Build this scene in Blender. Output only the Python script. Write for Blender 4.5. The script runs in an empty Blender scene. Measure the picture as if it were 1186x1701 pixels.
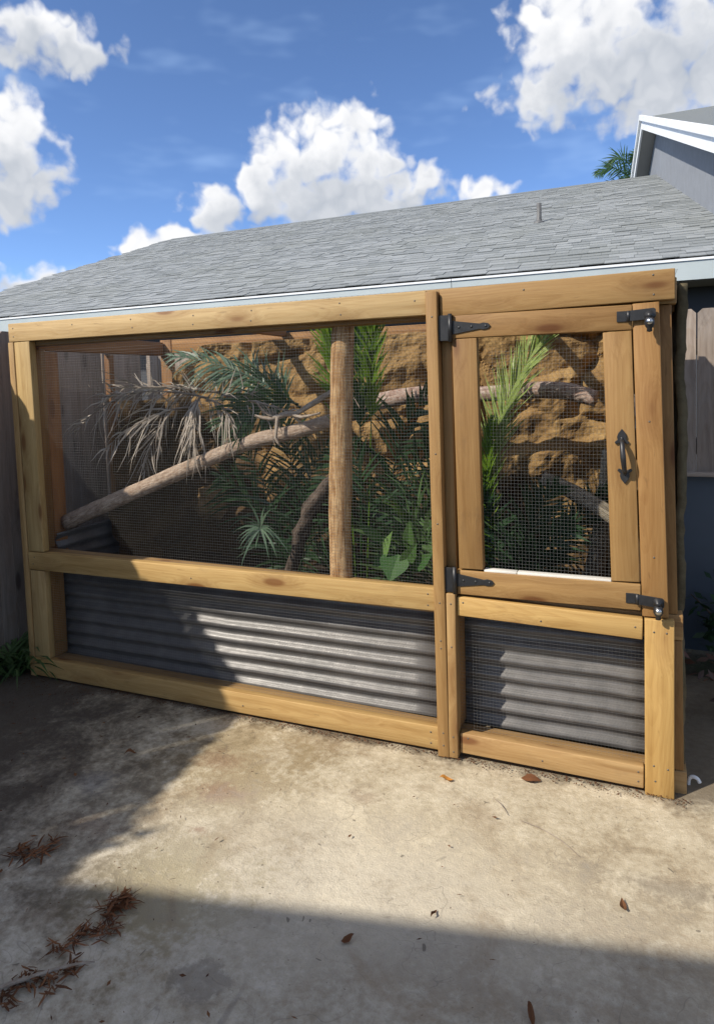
import bpy, bmesh, math, random
from mathutils import Vector, Matrix, noise

random.seed(7)
SC = bpy.context.scene
COL = SC.collection
V = Vector

# ------------------------------------------------------------------ camera
cam_d = bpy.data.cameras.new('camera')
cam = bpy.data.objects.new('camera', cam_d)
COL.objects.link(cam)
rx = V((0.925044, 0.378846, -0.027743))
ry = V((0.000937, 0.070760, 0.997493))
rf = V((-0.379859, 0.922751, -0.065101))
m = Matrix((rx, ry, -rf)).transposed().to_4x4()
m.translation = V((2.9017, -2.4590, 1.4770))
cam.matrix_world = m
cam_d.sensor_fit = 'VERTICAL'
cam_d.sensor_height = 36.0
cam_d.lens = 1100.0 / 1701.0 * 36.0
cam_d.shift_y = -(850.5 - 708.95) / 1701.0
cam_d.clip_start = 0.02
cam_d.clip_end = 2000
SC.camera = cam

# ------------------------------------------------------------------ sun and sky
LIGHT = V((0.90, 1.0, -1.11)).normalized()          # direction the sunlight travels
sun_el = math.asin(-LIGHT.z)
sun_az = math.atan2(-LIGHT.x, -LIGHT.y)             # clockwise from +Y
sl = bpy.data.lights.new('sun', 'SUN')
sl.energy = 3.85
sl.angle = math.radians(0.8)
sl.color = (1.0, 0.93, 0.82)
sun = bpy.data.objects.new('sun', sl)
COL.objects.link(sun)
sun.location = (-8, -10, 12)
sun.rotation_euler = LIGHT.to_track_quat('-Z', 'Y').to_euler()

SC.view_settings.view_transform = 'Standard'
SC.view_settings.look = 'None'
SC.view_settings.exposure = 0.63
SC.view_settings.gamma = 1.0
SC.view_settings.use_curve_mapping = False

SC.cycles.max_bounces = 6
SC.cycles.diffuse_bounces = 3
SC.cycles.glossy_bounces = 2
SC.cycles.caustics_reflective = False
SC.cycles.caustics_refractive = False
world = bpy.data.worlds.new('World')
SC.world = world
world.use_nodes = True


class NT:
    """small helper for node trees"""
    def __init__(self, tree):
        self.t = tree

    def n(self, kind, **kw):
        nd = self.t.nodes.new(kind)
        for k, v in kw.items():
            setattr(nd, k, v)
        return nd

    def link(self, a, b):
        self.t.links.new(a, b)

    def put(self, sock, v):
        if isinstance(v, bpy.types.NodeSocket):
            self.link(v, sock)
        else:
            sock.default_value = v

    def math(self, op, a, b=0.0, c=None, clamp=False):
        nd = self.n('ShaderNodeMath', operation=op, use_clamp=clamp)
        self.put(nd.inputs[0], a)
        self.put(nd.inputs[1], b)
        if c is not None:
            self.put(nd.inputs[2], c)
        return nd.outputs[0]

    def vmath(self, op, a, b=(0, 0, 0), out=0):
        nd = self.n('ShaderNodeVectorMath', operation=op)
        self.put(nd.inputs[0], a)
        self.put(nd.inputs[1], b)
        return nd.outputs[out]

    def mapr(self, v, a, b, c=0.0, d=1.0, kind='SMOOTHSTEP'):
        nd = self.n('ShaderNodeMapRange', interpolation_type=kind)
        self.put(nd.inputs[0], v)
        for i, x in enumerate((a, b, c, d)):
            self.put(nd.inputs[i + 1], x)
        return nd.outputs[0]

    def mix(self, f, a, b, blend='MIX'):
        nd = self.n('ShaderNodeMix', data_type='RGBA', blend_type=blend)
        self.put(nd.inputs[0], f)
        for s, v in ((nd.inputs[6], a), (nd.inputs[7], b)):
            self.put(s, v if isinstance(v, bpy.types.NodeSocket) else (v[0], v[1], v[2], 1.0))
        return nd.outputs[2]

    def noise(self, vec, scale, detail=4.0, rough=0.55, dist=0.0, out=0, dim='3D'):
        nd = self.n('ShaderNodeTexNoise', noise_dimensions=dim)
        if vec is not None:
            self.link(vec, nd.inputs['Vector'])
        nd.inputs['Scale'].default_value = scale
        nd.inputs['Detail'].default_value = detail
        nd.inputs['Roughness'].default_value = rough
        nd.inputs['Distortion'].default_value = dist
        return nd.outputs[out]

    def voro(self, vec, scale, feature='F1', detail=0.0, out='Distance', rough=0.5, rnd=1.0, dim='3D'):
        nd = self.n('ShaderNodeTexVoronoi', feature=feature, voronoi_dimensions=dim)
        if feature != 'DISTANCE_TO_EDGE' and feature != 'N_SPHERE_RADIUS':
            pass
        self.link(vec, nd.inputs['Vector'])
        nd.inputs['Scale'].default_value = scale
        if 'Detail' in nd.inputs:
            nd.inputs['Detail'].default_value = detail
            nd.inputs['Roughness'].default_value = rough
        nd.inputs['Randomness'].default_value = rnd
        return nd.outputs[out]

    def ramp(self, f, stops):
        nd = self.n('ShaderNodeValToRGB')
        e = nd.color_ramp.elements
        while len(e) < len(stops):
            e.new(0.5)
        for el, (p, c) in zip(e, stops):
            el.position = p
            el.color = (c[0], c[1], c[2], 1.0)
        self.put(nd.inputs[0], f)
        return nd.outputs[0]


# cumulus field: patches given as (azimuth, elevation, half width, half height) in radians
CLOUDS = [(-0.792, 0.444, 0.065, 0.028), (-0.756, 0.433, 0.035, 0.026), (-0.83, 0.426, 0.037, 0.022), (-0.849, 0.351, 0.032, 0.034),
          (-0.855, 0.309, 0.054, 0.049), (-0.839, 0.274, 0.048, 0.036), (-0.869, 0.25, 0.043, 0.029), (-0.381, 0.361, 0.04, 0.03),
          (-0.426, 0.331, 0.053, 0.045), (-0.48, 0.32, 0.053, 0.038), (-0.374, 0.298, 0.062, 0.054), (-0.525, 0.284, 0.044, 0.035),
          (-0.446, 0.26, 0.107, 0.044), (-0.587, 0.251, 0.039, 0.032), (-0.34, 0.257, 0.053, 0.032), (-0.286, 0.279, 0.033, 0.025),
          (-0.199, 0.267, 0.032, 0.017), (-0.689, 0.203, 0.045, 0.018), (-0.639, 0.213, 0.042, 0.02), (-0.089, 0.443, 0.059, 0.057),
          (-0.034, 0.408, 0.082, 0.052), (0.041, 0.395, 0.09, 0.058), (-0.113, 0.385, 0.056, 0.035), (0.041, 0.348, 0.084, 0.027),
          (-0.033, 0.46, 0.089, 0.031), (0.098, 0.384, 0.066, 0.057), (-0.839, 0.146, 0.045, 0.02)]


# shaded bellies of the same clouds
BELLIES = [(-0.800, 0.418, 0.10, 0.030), (-0.868, 0.262, 0.10, 0.052), (-0.405, 0.252, 0.12, 0.060), (-0.535, 0.232, 0.07, 0.036),
           (0.020, 0.375, 0.16, 0.060), (-0.285, 0.255, 0.05, 0.022), (-0.85, 0.128, 0.07, 0.022)]


def metaballs(t, p, blobs, k, soft):
    acc = None
    for (a, e, ra, re) in blobs:
        nd = t.n('ShaderNodeVectorMath', operation='MULTIPLY_ADD')
        t.link(p, nd.inputs[0])
        nd.inputs[1].default_value = (k / ra, k / re, 0)
        nd.inputs[2].default_value = (-a * k / ra, -e * k / re, 0)
        l = t.vmath('LENGTH', nd.outputs[0], out=1)
        if acc is None:
            acc = l
        else:
            nd = t.n('ShaderNodeMath', operation='SMOOTH_MIN')
            t.link(acc, nd.inputs[0])
            t.link(l, nd.inputs[1])
            nd.inputs[2].default_value = soft
            acc = nd.outputs[0]
    return t.math('SUBTRACT', 1.0, acc)


def build_world():
    t = NT(world.node_tree)
    world.node_tree.nodes.clear()
    out = t.n('ShaderNodeOutputWorld')
    bg = t.n('ShaderNodeBackground')
    bg.inputs[1].default_value = 0.15
    sky = t.n('ShaderNodeTexSky', sky_type='NISHITA')
    sky.sun_disc = False
    sky.sun_elevation = sun_el
    sky.sun_rotation = sun_az
    sky.altitude = 0.0
    sky.air_density = 0.54
    sky.dust_density = 0.10
    sky.ozone_density = 5.0
    tc = t.n('ShaderNodeTexCoord')
    d = tc.outputs['Generated']
    sep = t.n('ShaderNodeSeparateXYZ')
    t.link(d, sep.inputs[0])
    az = t.math('ARCTAN2', sep.outputs[0], sep.outputs[1])
    el = t.math('ARCSINE', sep.outputs[2])
    cb = t.n('ShaderNodeCombineXYZ')
    t.link(az, cb.inputs[0])
    t.link(el, cb.inputs[1])
    p = cb.outputs[0]
    w = t.noise(p, 20.0, 2.0, 0.6, out=1, dim='2D')
    w = t.vmath('MULTIPLY', t.vmath('SUBTRACT', w, (0.5, 0.5, 0.5)), (0.045, 0.045, 0.0))
    pw = t.vmath('ADD', p, w)
    body = metaballs(t, pw, CLOUDS, 0.72, 0.25)
    # cumulus goes on round the unseen sky, made denser there for fill light
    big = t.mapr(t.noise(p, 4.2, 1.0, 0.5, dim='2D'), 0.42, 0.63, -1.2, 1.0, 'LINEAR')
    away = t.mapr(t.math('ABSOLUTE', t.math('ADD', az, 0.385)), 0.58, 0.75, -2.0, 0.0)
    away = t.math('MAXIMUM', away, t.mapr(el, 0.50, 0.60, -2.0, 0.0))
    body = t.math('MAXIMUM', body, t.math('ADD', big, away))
    b1 = t.voro(pw, 26.0, 'F1', 1.0, rough=0.5, dim='2D')
    b2 = t.noise(p, 28.0, 5.0, 0.50, dim='2D')
    bill = t.math('ADD', t.math('MULTIPLY', t.math('SUBTRACT', 0.40, b1), 0.62), t.math('MULTIPLY', t.math('SUBTRACT', b2, 0.5), 1.0))
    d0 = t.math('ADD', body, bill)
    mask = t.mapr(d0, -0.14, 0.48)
    belly = t.mapr(t.math('ADD', metaballs(t, pw, BELLIES, 0.8, 0.3), t.math('MULTIPLY', bill, 0.8)), -0.35, 0.55)
    puff = t.math('MULTIPLY', t.math('SUBTRACT', b1, 0.30), 0.30)
    lit = t.math('SUBTRACT', t.math('SUBTRACT', 0.98, t.math('MULTIPLY', belly, 0.58)), t.math('MAXIMUM', puff, 0.0))
    ccol = t.mix(lit, (1.75, 1.98, 2.35), (4.55, 4.55, 4.6))
    # thin high veil
    veil = t.noise(t.vmath('MULTIPLY', p, (3.0, 9.0, 1)), 1.6, 3.0, 0.6, dim='2D')
    veil = t.mapr(veil, 0.5, 0.85, 0.0, 0.22)
    skyc = t.mix(veil, sky.outputs[0], (3.0, 4.2, 6.0))
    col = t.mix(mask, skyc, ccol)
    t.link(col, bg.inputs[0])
    t.link(bg.outputs[0], out.inputs[0])


build_world()

# ------------------------------------------------------------------ materials


def material(name):
    mt = bpy.data.materials.new(name)
    mt.use_nodes = True
    t = NT(mt.node_tree)
    b = mt.node_tree.nodes['Principled BSDF']
    return mt, t, b


def bump(t, b, h, strength=0.3, dist=0.01):
    nd = t.n('ShaderNodeBump')
    nd.inputs['Strength'].default_value = strength
    nd.inputs['Distance'].default_value = dist
    t.link(h, nd.inputs['Height'])
    t.link(nd.outputs[0], b.inputs['Normal'])


def obj_coords(t, rnd=True):
    tc = t.n('ShaderNodeTexCoord')
    v = tc.outputs['Object']
    if rnd:
        oi = t.n('ShaderNodeObjectInfo')
        r = t.math('MULTIPLY', oi.outputs['Random'], 37.0)
        cb = t.n('ShaderNodeCombineXYZ')
        for i in range(3):
            t.link(r, cb.inputs[i])
        v2 = t.vmath('ADD', v, cb.outputs[0])
        return v2, v, oi
    return v, v, None


def wood(name, dark, light, knot=(0.16, 0.07, 0.025), grey=0.0, rough=0.62, knots=True):
    mt, t, b = material(name)
    v, v0, oi = obj_coords(t)
    # slightly wavy grain running along local X
    wob = t.noise(t.vmath('MULTIPLY', v, (1.6, 3, 3)), 1.0, 2.0, 0.5, out=1)
    wob = t.vmath('MULTIPLY', t.vmath('SUBTRACT', wob, (0.5, 0.5, 0.5)), (0.0, 0.045, 0.045))
    vg = t.vmath('ADD', v, wob)
    if knots:
        kv = t.vmath('MULTIPLY', v, (2.9, 9.0, 9.0))
        kd = t.voro(kv, 1.0, 'F1', 0.0, rnd=1.0)
        kmask = t.mapr(kd, 0.10, 0.20, 1.0, 0.0)
        ring = t.mapr(kd, 0.14, 0.50, 1.0, 0.0)
        vg = t.vmath('ADD', vg, t.vmath('MULTIPLY', t.mix(ring, (0, 0, 0), (0, 0.02, 0.03)), (1, 1, 1)))
    g1 = t.noise(t.vmath('MULTIPLY', vg, (0.9, 38, 38)), 1.0, 3.0, 0.6)
    g2 = t.noise(t.vmath('MULTIPLY', vg, (7, 330, 330)), 1.0, 2.0, 0.6)
    g3 = t.noise(v, 2.3, 3.0, 0.6)
    # flat sawn growth rings round a pith line that wanders along the board
    pw = t.noise(t.vmath('MULTIPLY', v, (0.9, 0.2, 0.2)), 1.3, 1.0, 0.5, out=1)
    pw = t.vmath('MULTIPLY', t.vmath('SUBTRACT', pw, (0.5, 0.5, 0.5)), (0, 0.10, 0.09))
    sx = t.n('ShaderNodeSeparateXYZ')
    t.link(v0, sx.inputs[0])
    cx = t.n('ShaderNodeCombineXYZ')
    t.link(t.math('ADD', 0.060, t.math('ADD', sx.outputs[1], t.math('MULTIPLY', sx.outputs[0], 0.018))), cx.inputs[1])
    t.link(t.math('ADD', sx.outputs[2], t.math('MULTIPLY', t.math('SUBTRACT', oi.outputs['Random'], 0.5), 0.07)), cx.inputs[2])
    rl = t.vmath('LENGTH', t.vmath('ADD', cx.outputs[0], pw), out=1)
    rl = t.math('ADD', rl, t.math('MULTIPLY', t.noise(t.vmath('MULTIPLY', v, (5, 40, 40)), 1.0, 2.0, 0.6), 0.005))
    if knots:
        rl = t.math('ADD', rl, t.math('MULTIPLY', ring, 0.016))
    fr = t.math('FRACT', t.math('DIVIDE', rl, 0.0085))
    late = t.math('MULTIPLY', t.mapr(fr, 0.35, 0.90), t.mapr(fr, 0.92, 1.0, 1.0, 0.0))
    f = t.math('ADD', t.math('MULTIPLY', g1, 0.62), t.math('MULTIPLY', g2, 0.25))
    f = t.math('ADD', f, t.math('MULTIPLY', g3, 0.28))
    f = t.mapr(f, 0.36, 0.72, 0, 1, 'LINEAR')
    c = t.mix(f, dark, light)
    c = t.mix(t.math('MULTIPLY', late, 0.20), c, t.mix(1.0, c, (0.66, 0.52, 0.36), 'MULTIPLY'))
    if knots:
        c = t.mix(t.math('MULTIPLY', kmask, 0.85), c, knot)
        c = t.mix(t.math('MULTIPLY', ring, 0.28), c, knot)
    # handling dirt and grey scuffs
    sc = t.noise(t.vmath('MULTIPLY', v, (3, 7, 7)), 1.7, 5.0, 0.65)
    c = t.mix(t.mapr(sc, 0.58, 0.78, 0.0, 0.30), c, (0.17, 0.12, 0.075))
    st = t.noise(t.vmath('MULTIPLY', v, (9, 60, 60)), 1.0, 3.0, 0.7)
    c = t.mix(t.mapr(st, 0.64, 0.72, 0.0, 0.35), c, (0.13, 0.08, 0.04))
    if grey:
        c = t.mix(t.mapr(g3, 0.35, 0.65, 0.0, grey), c, (0.26, 0.25, 0.235))
    # a board's own tint
    c = t.mix(1.0, c, oi.outputs['Color'], 'MULTIPLY')
    t.link(c, b.inputs['Base Color'])
    b.inputs['Roughness'].default_value = rough
    b.inputs['Specular IOR Level'].default_value = 0.3
    bump(t, b, t.math('ADD', g1, t.math('MULTIPLY', g2, 0.5)), 0.22, 0.004)
    return mt


PINE = wood('pine_board', (0.300, 0.195, 0.080), (0.480, 0.355, 0.180))
ROUGH_PINE = wood('stained_pine', (0.22, 0.105, 0.038), (0.36, 0.19, 0.075))
GREYWOOD = wood('weathered_fence_wood', (0.205, 0.160, 0.128), (0.42, 0.355, 0.30), knot=(0.09, 0.06, 0.045), grey=0.25, rough=0.85)


def bark(name, dark, light, scale=(4, 26, 26), rough=0.9, strength=0.6):
    mt, t, b = material(name)
    v, v0, oi = obj_coords(t)
    uv = t.n('ShaderNodeUVMap')
    g = t.noise(t.vmath('MULTIPLY', v, (1, 1, 1)), 30.0, 6.0, 0.7)
    at = t.n('ShaderNodeAttribute', attribute_name='along')
    at2 = t.n('ShaderNodeAttribute', attribute_name='round')
    cb = t.n('ShaderNodeCombineXYZ')
    t.link(t.math('MULTIPLY', at.outputs['Fac'], scale[0]), cb.inputs[0])
    t.link(t.math('MULTIPLY', t.math('SINE', at2.outputs['Fac']), scale[1] * 0.05), cb.inputs[1])
    t.link(t.math('MULTIPLY', t.math('COSINE', at2.outputs['Fac']), scale[1] * 0.05), cb.inputs[2])
    s = t.noise(cb.outputs[0], 3.0, 5.0, 0.65, 0.4)
    s2 = t.noise(t.vmath('MULTIPLY', cb.outputs[0], (1.0, 5, 5)), 3.0, 3.0, 0.6)
    f = t.math('ADD', t.math('MULTIPLY', s, 0.55), t.math('ADD', t.math('MULTIPLY', g, 0.35), t.math('MULTIPLY', s2, 0.3)))
    c = t.ramp(t.mapr(f, 0.38, 0.82, 0, 1, 'LINEAR'), [(0.0, [x * 0.45 for x in dark]), (0.35, dark), (0.75, light), (1.0, [min(x * 1.25, 0.8) for x in light])])
    t.link(c, b.inputs['Base Color'])
    b.inputs['Roughness'].default_value = rough
    b.inputs['Specular IOR Level'].default_value = 0.2
    bump(t, b, f, strength, 0.008)
    return mt


LOGPEEL = bark('peeled_log', (0.27, 0.145, 0.060), (0.56, 0.385, 0.205), scale=(2.2, 36, 36), strength=0.9)
BRANCH = bark('branch_bark', (0.26, 0.18, 0.125), (0.54, 0.43, 0.33), scale=(9, 30, 30))
PERCHBARK = bark('grey_perch_bark', (0.22, 0.13, 0.095), (0.46, 0.38, 0.32), scale=(12, 30, 30))
DARKBARK = bark('dark_bark', (0.035, 0.026, 0.020), (0.14, 0.105, 0.08), scale=(9, 50, 50))
PALEBARK = bark('ridged_pale_bark', (0.14, 0.115, 0.08), (0.48, 0.42, 0.32), scale=(2, 90, 90), strength=1.0)
TWIG = bark('dry_twig', (0.24, 0.18, 0.13), (0.48, 0.42, 0.35))


def leafmat(name, a, b_, rough=0.45, transl=0.25, spec=0.4):
    mt, t, b = material(name)
    at = t.n('ShaderNodeAttribute', attribute_name='tint')
    v, v0, oi = obj_coords(t)
    g = t.noise(v, 9.0, 3.0, 0.6)
    f = t.math('ADD', t.math('MULTIPLY', at.outputs['Fac'], 0.75), t.math('MULTIPLY', t.math('SUBTRACT', g, 0.5), 0.6), clamp=True)
    c = t.mix(f, a, b_)
    t.link(c, b.inputs['Base Color'])
    b.inputs['Roughness'].default_value = rough
    b.inputs['Specular IOR Level'].default_value = spec
    out = mt.node_tree.nodes['Material Output']
    tr = t.n('ShaderNodeBsdfTranslucent')
    t.link(t.mix(1.0, c, (1.1, 1.25, 0.5), 'MULTIPLY'), tr.inputs[0])
    ms = t.n('ShaderNodeMixShader')
    ms.inputs[0].default_value = transl
    t.link(b.outputs[0], ms.inputs[1])
    t.link(tr.outputs[0], ms.inputs[2])
    t.link(ms.outputs[0], out.inputs[0])
    return mt


LEAF = leafmat('palm_leaf', (0.020, 0.055, 0.016), (0.060, 0.135, 0.042))
LEAFMID = leafmat('mid_green_palm_leaf', (0.045, 0.09, 0.03), (0.13, 0.21, 0.075))
LEAFDARK = leafmat('deep_green_leaf', (0.012, 0.034, 0.014), (0.045, 0.098, 0.038))
LEAFYOUNG = leafmat('young_palm_leaf', (0.09, 0.17, 0.016), (0.20, 0.31, 0.03), transl=0.35)
LEAFBLUE = leafmat('glaucous_palm_leaf', (0.05, 0.095, 0.06), (0.13, 0.20, 0.12))
LEAFLIME = leafmat('fresh_palm_leaf', (0.20, 0.27, 0.06), (0.40, 0.47, 0.18), transl=0.3)
LEAFDRY = leafmat('dead_palm_leaf', (0.20, 0.16, 0.125), (0.56, 0.50, 0.43), rough=0.8, transl=0.1, spec=0.15)
LEAFBROAD = leafmat('broad_leaf', (0.028, 0.085, 0.022), (0.15, 0.25, 0.07), rough=0.6, transl=0.3, spec=0.2)
LEAFRED = leafmat('bronze_leaf', (0.05, 0.03, 0.02), (0.13, 0.05, 0.035))
LITTER = leafmat('leaf_litter', (0.07, 0.032, 0.018), (0.24, 0.11, 0.05), rough=0.85, transl=0.05, spec=0.1)
LITTERORANGE = leafmat('orange_leaf', (0.42, 0.17, 0.03), (0.50, 0.24, 0.06), rough=0.7, transl=0.05, spec=0.15)
NEEDLES = leafmat('rust_brown_shreds', (0.06, 0.026, 0.014), (0.30, 0.13, 0.06), rough=0.85, transl=0.05, spec=0.1)


def plain(name, col, rough=0.5, metal=0.0, var=0.15, scale=30.0, spec=0.5, bmp=0.0):
    mt, t, b = material(name)
    v, v0, oi = obj_coords(t)
    g = t.noise(v, scale, 5.0, 0.65)
    g2 = t.noise(v, scale * 0.12, 3.0, 0.6)
    f = t.math('ADD', t.math('MULTIPLY', g, 0.5), t.math('MULTIPLY', g2, 0.5))
    lo = [x * (1 - var * 2) for x in col]
    hi = [min(1.0, x * (1 + var * 2)) for x in col]
    t.link(t.mix(t.mapr(f, 0.3, 0.7, 0, 1, 'LINEAR'), lo, hi), b.inputs['Base Color'])
    t.put(b.inputs['Roughness'], t.mapr(g, 0.2, 0.8, rough * 0.85, min(1, rough * 1.15), 'LINEAR'))
    b.inputs['Metallic'].default_value = metal
    b.inputs['Specular IOR Level'].default_value = spec
    if bmp:
        bump(t, b, g, bmp, 0.004)
    return mt


BLACKIRON = plain('black_iron', (0.018, 0.018, 0.019), 0.42, 0.0, 0.2, 60, 0.5, 0.1)
STEEL = plain('bright_steel', (0.55, 0.55, 0.54), 0.28, 1.0, 0.1, 60)
WIRE = plain('galvanised_wire', (0.20, 0.20, 0.195), 0.55, 0.4, 0.12, 80)
SCREW = plain('screw_steel', (0.13, 0.115, 0.095), 0.5, 0.6, 0.15, 90)
WHITEPLASTIC = plain('white_plastic', (0.75, 0.75, 0.73), 0.4, 0.0, 0.04, 20)
WHITETRIM = plain('white_trim_paint', (0.74, 0.76, 0.77), 0.5, 0.0, 0.05, 3)
GREYTRIM = plain('pale_grey_trim_paint', (0.40, 0.45, 0.455), 0.5, 0.0, 0.05, 3)
STUCCO = plain('grey_stucco', (0.22, 0.235, 0.26), 0.9, 0.0, 0.06, 60, 0.2, 0.5)
CREAM = plain('cream_house_paint', (0.72, 0.66, 0.55), 0.8, 0.0, 0.04, 6)
SOFFIT = plain('soffit_paint', (0.30, 0.30, 0.29), 0.8, 0.0, 0.05, 4)
DARKWALL = plain('dark_house_wall', (0.055, 0.058, 0.065), 0.85, 0.0, 0.1, 6)
BLUEPANEL = plain('slate_blue_panel', (0.06, 0.075, 0.095), 0.6, 0.0, 0.1, 4)
PIPEMETAL = plain('grey_vent_pipe', (0.12, 0.12, 0.12), 0.6, 0.2, 0.2, 20)
BACKFOAM = plain('rough_dark_foam', (0.115, 0.095, 0.058), 0.95, 0.0, 0.25, 30, 0.1, 0.9)
SOIL = plain('dark_soil', (0.035, 0.026, 0.019), 0.95, 0.0, 0.25, 40, 0.1, 0.9)
PALETRIM = plain('pale_flashing_strip', (0.66, 0.63, 0.56), 0.5, 0.0, 0.06, 12)


def corrugated_mat():
    mt, t, b = material('dark_corrugated_metal')
    v, v0, oi = obj_coords(t)
    g = t.noise(v, 7.0, 5.0, 0.65)
    fine = t.noise(t.vmath('MULTIPLY', v, (6, 40, 40)), 3.0, 4.0, 0.6)
    c = t.mix(t.mapr(g, 0.35, 0.7), (0.098, 0.093, 0.088), (0.145, 0.136, 0.128))
    c = t.mix(t.mapr(fine, 0.55, 0.8, 0.0, 0.35), c, (0.17, 0.155, 0.14))
    t.link(c, b.inputs['Base Color'])
    b.inputs['Metallic'].default_value = 0.16
    t.put(b.inputs['Roughness'], t.mapr(fine, 0.2, 0.8, 0.36, 0.52, 'LINEAR'))
    b.inputs['Specular IOR Level'].default_value = 0.42
    bump(t, b, t.math('ADD', g, t.math('MULTIPLY', fine, 0.15)), 0.25, 0.01)
    return mt


CORR = corrugated_mat()


def rock_mat():
    mt, t, b = material('ochre_faux_rock')
    v, v0, oi = obj_coords(t, False)
    g = t.noise(v, 5.0, 6.0, 0.65)
    g2 = t.noise(v, 28.0, 6.0, 0.7)
    big = t.noise(v, 1.6, 3.0, 0.6, 0.6)
    sep = t.n('ShaderNodeSeparateXYZ')
    t.link(v, sep.inputs[0])
    c = t.ramp(t.math('ADD', t.math('MULTIPLY', g, 0.6), t.math('MULTIPLY', g2, 0.4)),
               [(0.28, (0.075, 0.042, 0.018)), (0.45, (0.215, 0.130, 0.052)), (0.6, (0.305, 0.195, 0.080)), (0.75, (0.40, 0.285, 0.145))])
    # dimness inside the pen painted into the rock colour, patchy, mostly low down
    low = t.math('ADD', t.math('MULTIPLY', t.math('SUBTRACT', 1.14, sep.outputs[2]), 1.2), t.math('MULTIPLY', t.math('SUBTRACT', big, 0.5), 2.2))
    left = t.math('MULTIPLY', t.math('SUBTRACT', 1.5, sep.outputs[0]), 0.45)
    dim_paint = t.mapr(t.math('ADD', low, t.math('MAXIMUM', left, 0.0)), 0.05, 0.45, 0.0, 0.88)
    c = t.mix(dim_paint, c, (0.055, 0.034, 0.018))
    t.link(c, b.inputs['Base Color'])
    b.inputs['Roughness'].default_value = 0.92
    b.inputs['Specular IOR Level'].default_value = 0.15
    bump(t, b, t.math('ADD', g2, g), 0.5, 0.015)
    return mt


ROCK = rock_mat()
LOOSEROCK = plain('loose_ochre_rock', (0.16, 0.10, 0.045), 0.95, 0.0, 0.3, 18, 0.15, 0.9)


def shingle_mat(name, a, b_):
    mt, t, b = material(name)
    at = t.n('ShaderNodeAttribute', attribute_name='tint')
    oi = t.n('ShaderNodeObjectInfo')
    tc = t.n('ShaderNodeTexCoord')
    ge = t.n('ShaderNodeNewGeometry')
    g = t.noise(ge.outputs['Position'], 60.0, 4.0, 0.7)
    w = t.noise(ge.outputs['Position'], 0.7, 4.0, 0.6)
    f = t.math('ADD', at.outputs['Fac'], t.math('MULTIPLY', t.math('SUBTRACT', g, 0.5), 0.55))
    c = t.mix(f, a, b_)
    c = t.mix(t.mapr(w, 0.4, 0.75, 0.0, 0.25), c, (0.20, 0.21, 0.18))
    t.link(c, b.inputs['Base Color'])
    b.inputs['Roughness'].default_value = 0.93
    b.inputs['Specular IOR Level'].default_value = 0.2
    bump(t, b, g, 0.5, 0.01)
    return mt


SHINGLE = shingle_mat('grey_asphalt_shingle', (0.165, 0.180, 0.186), (0.315, 0.333, 0.342))


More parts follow.
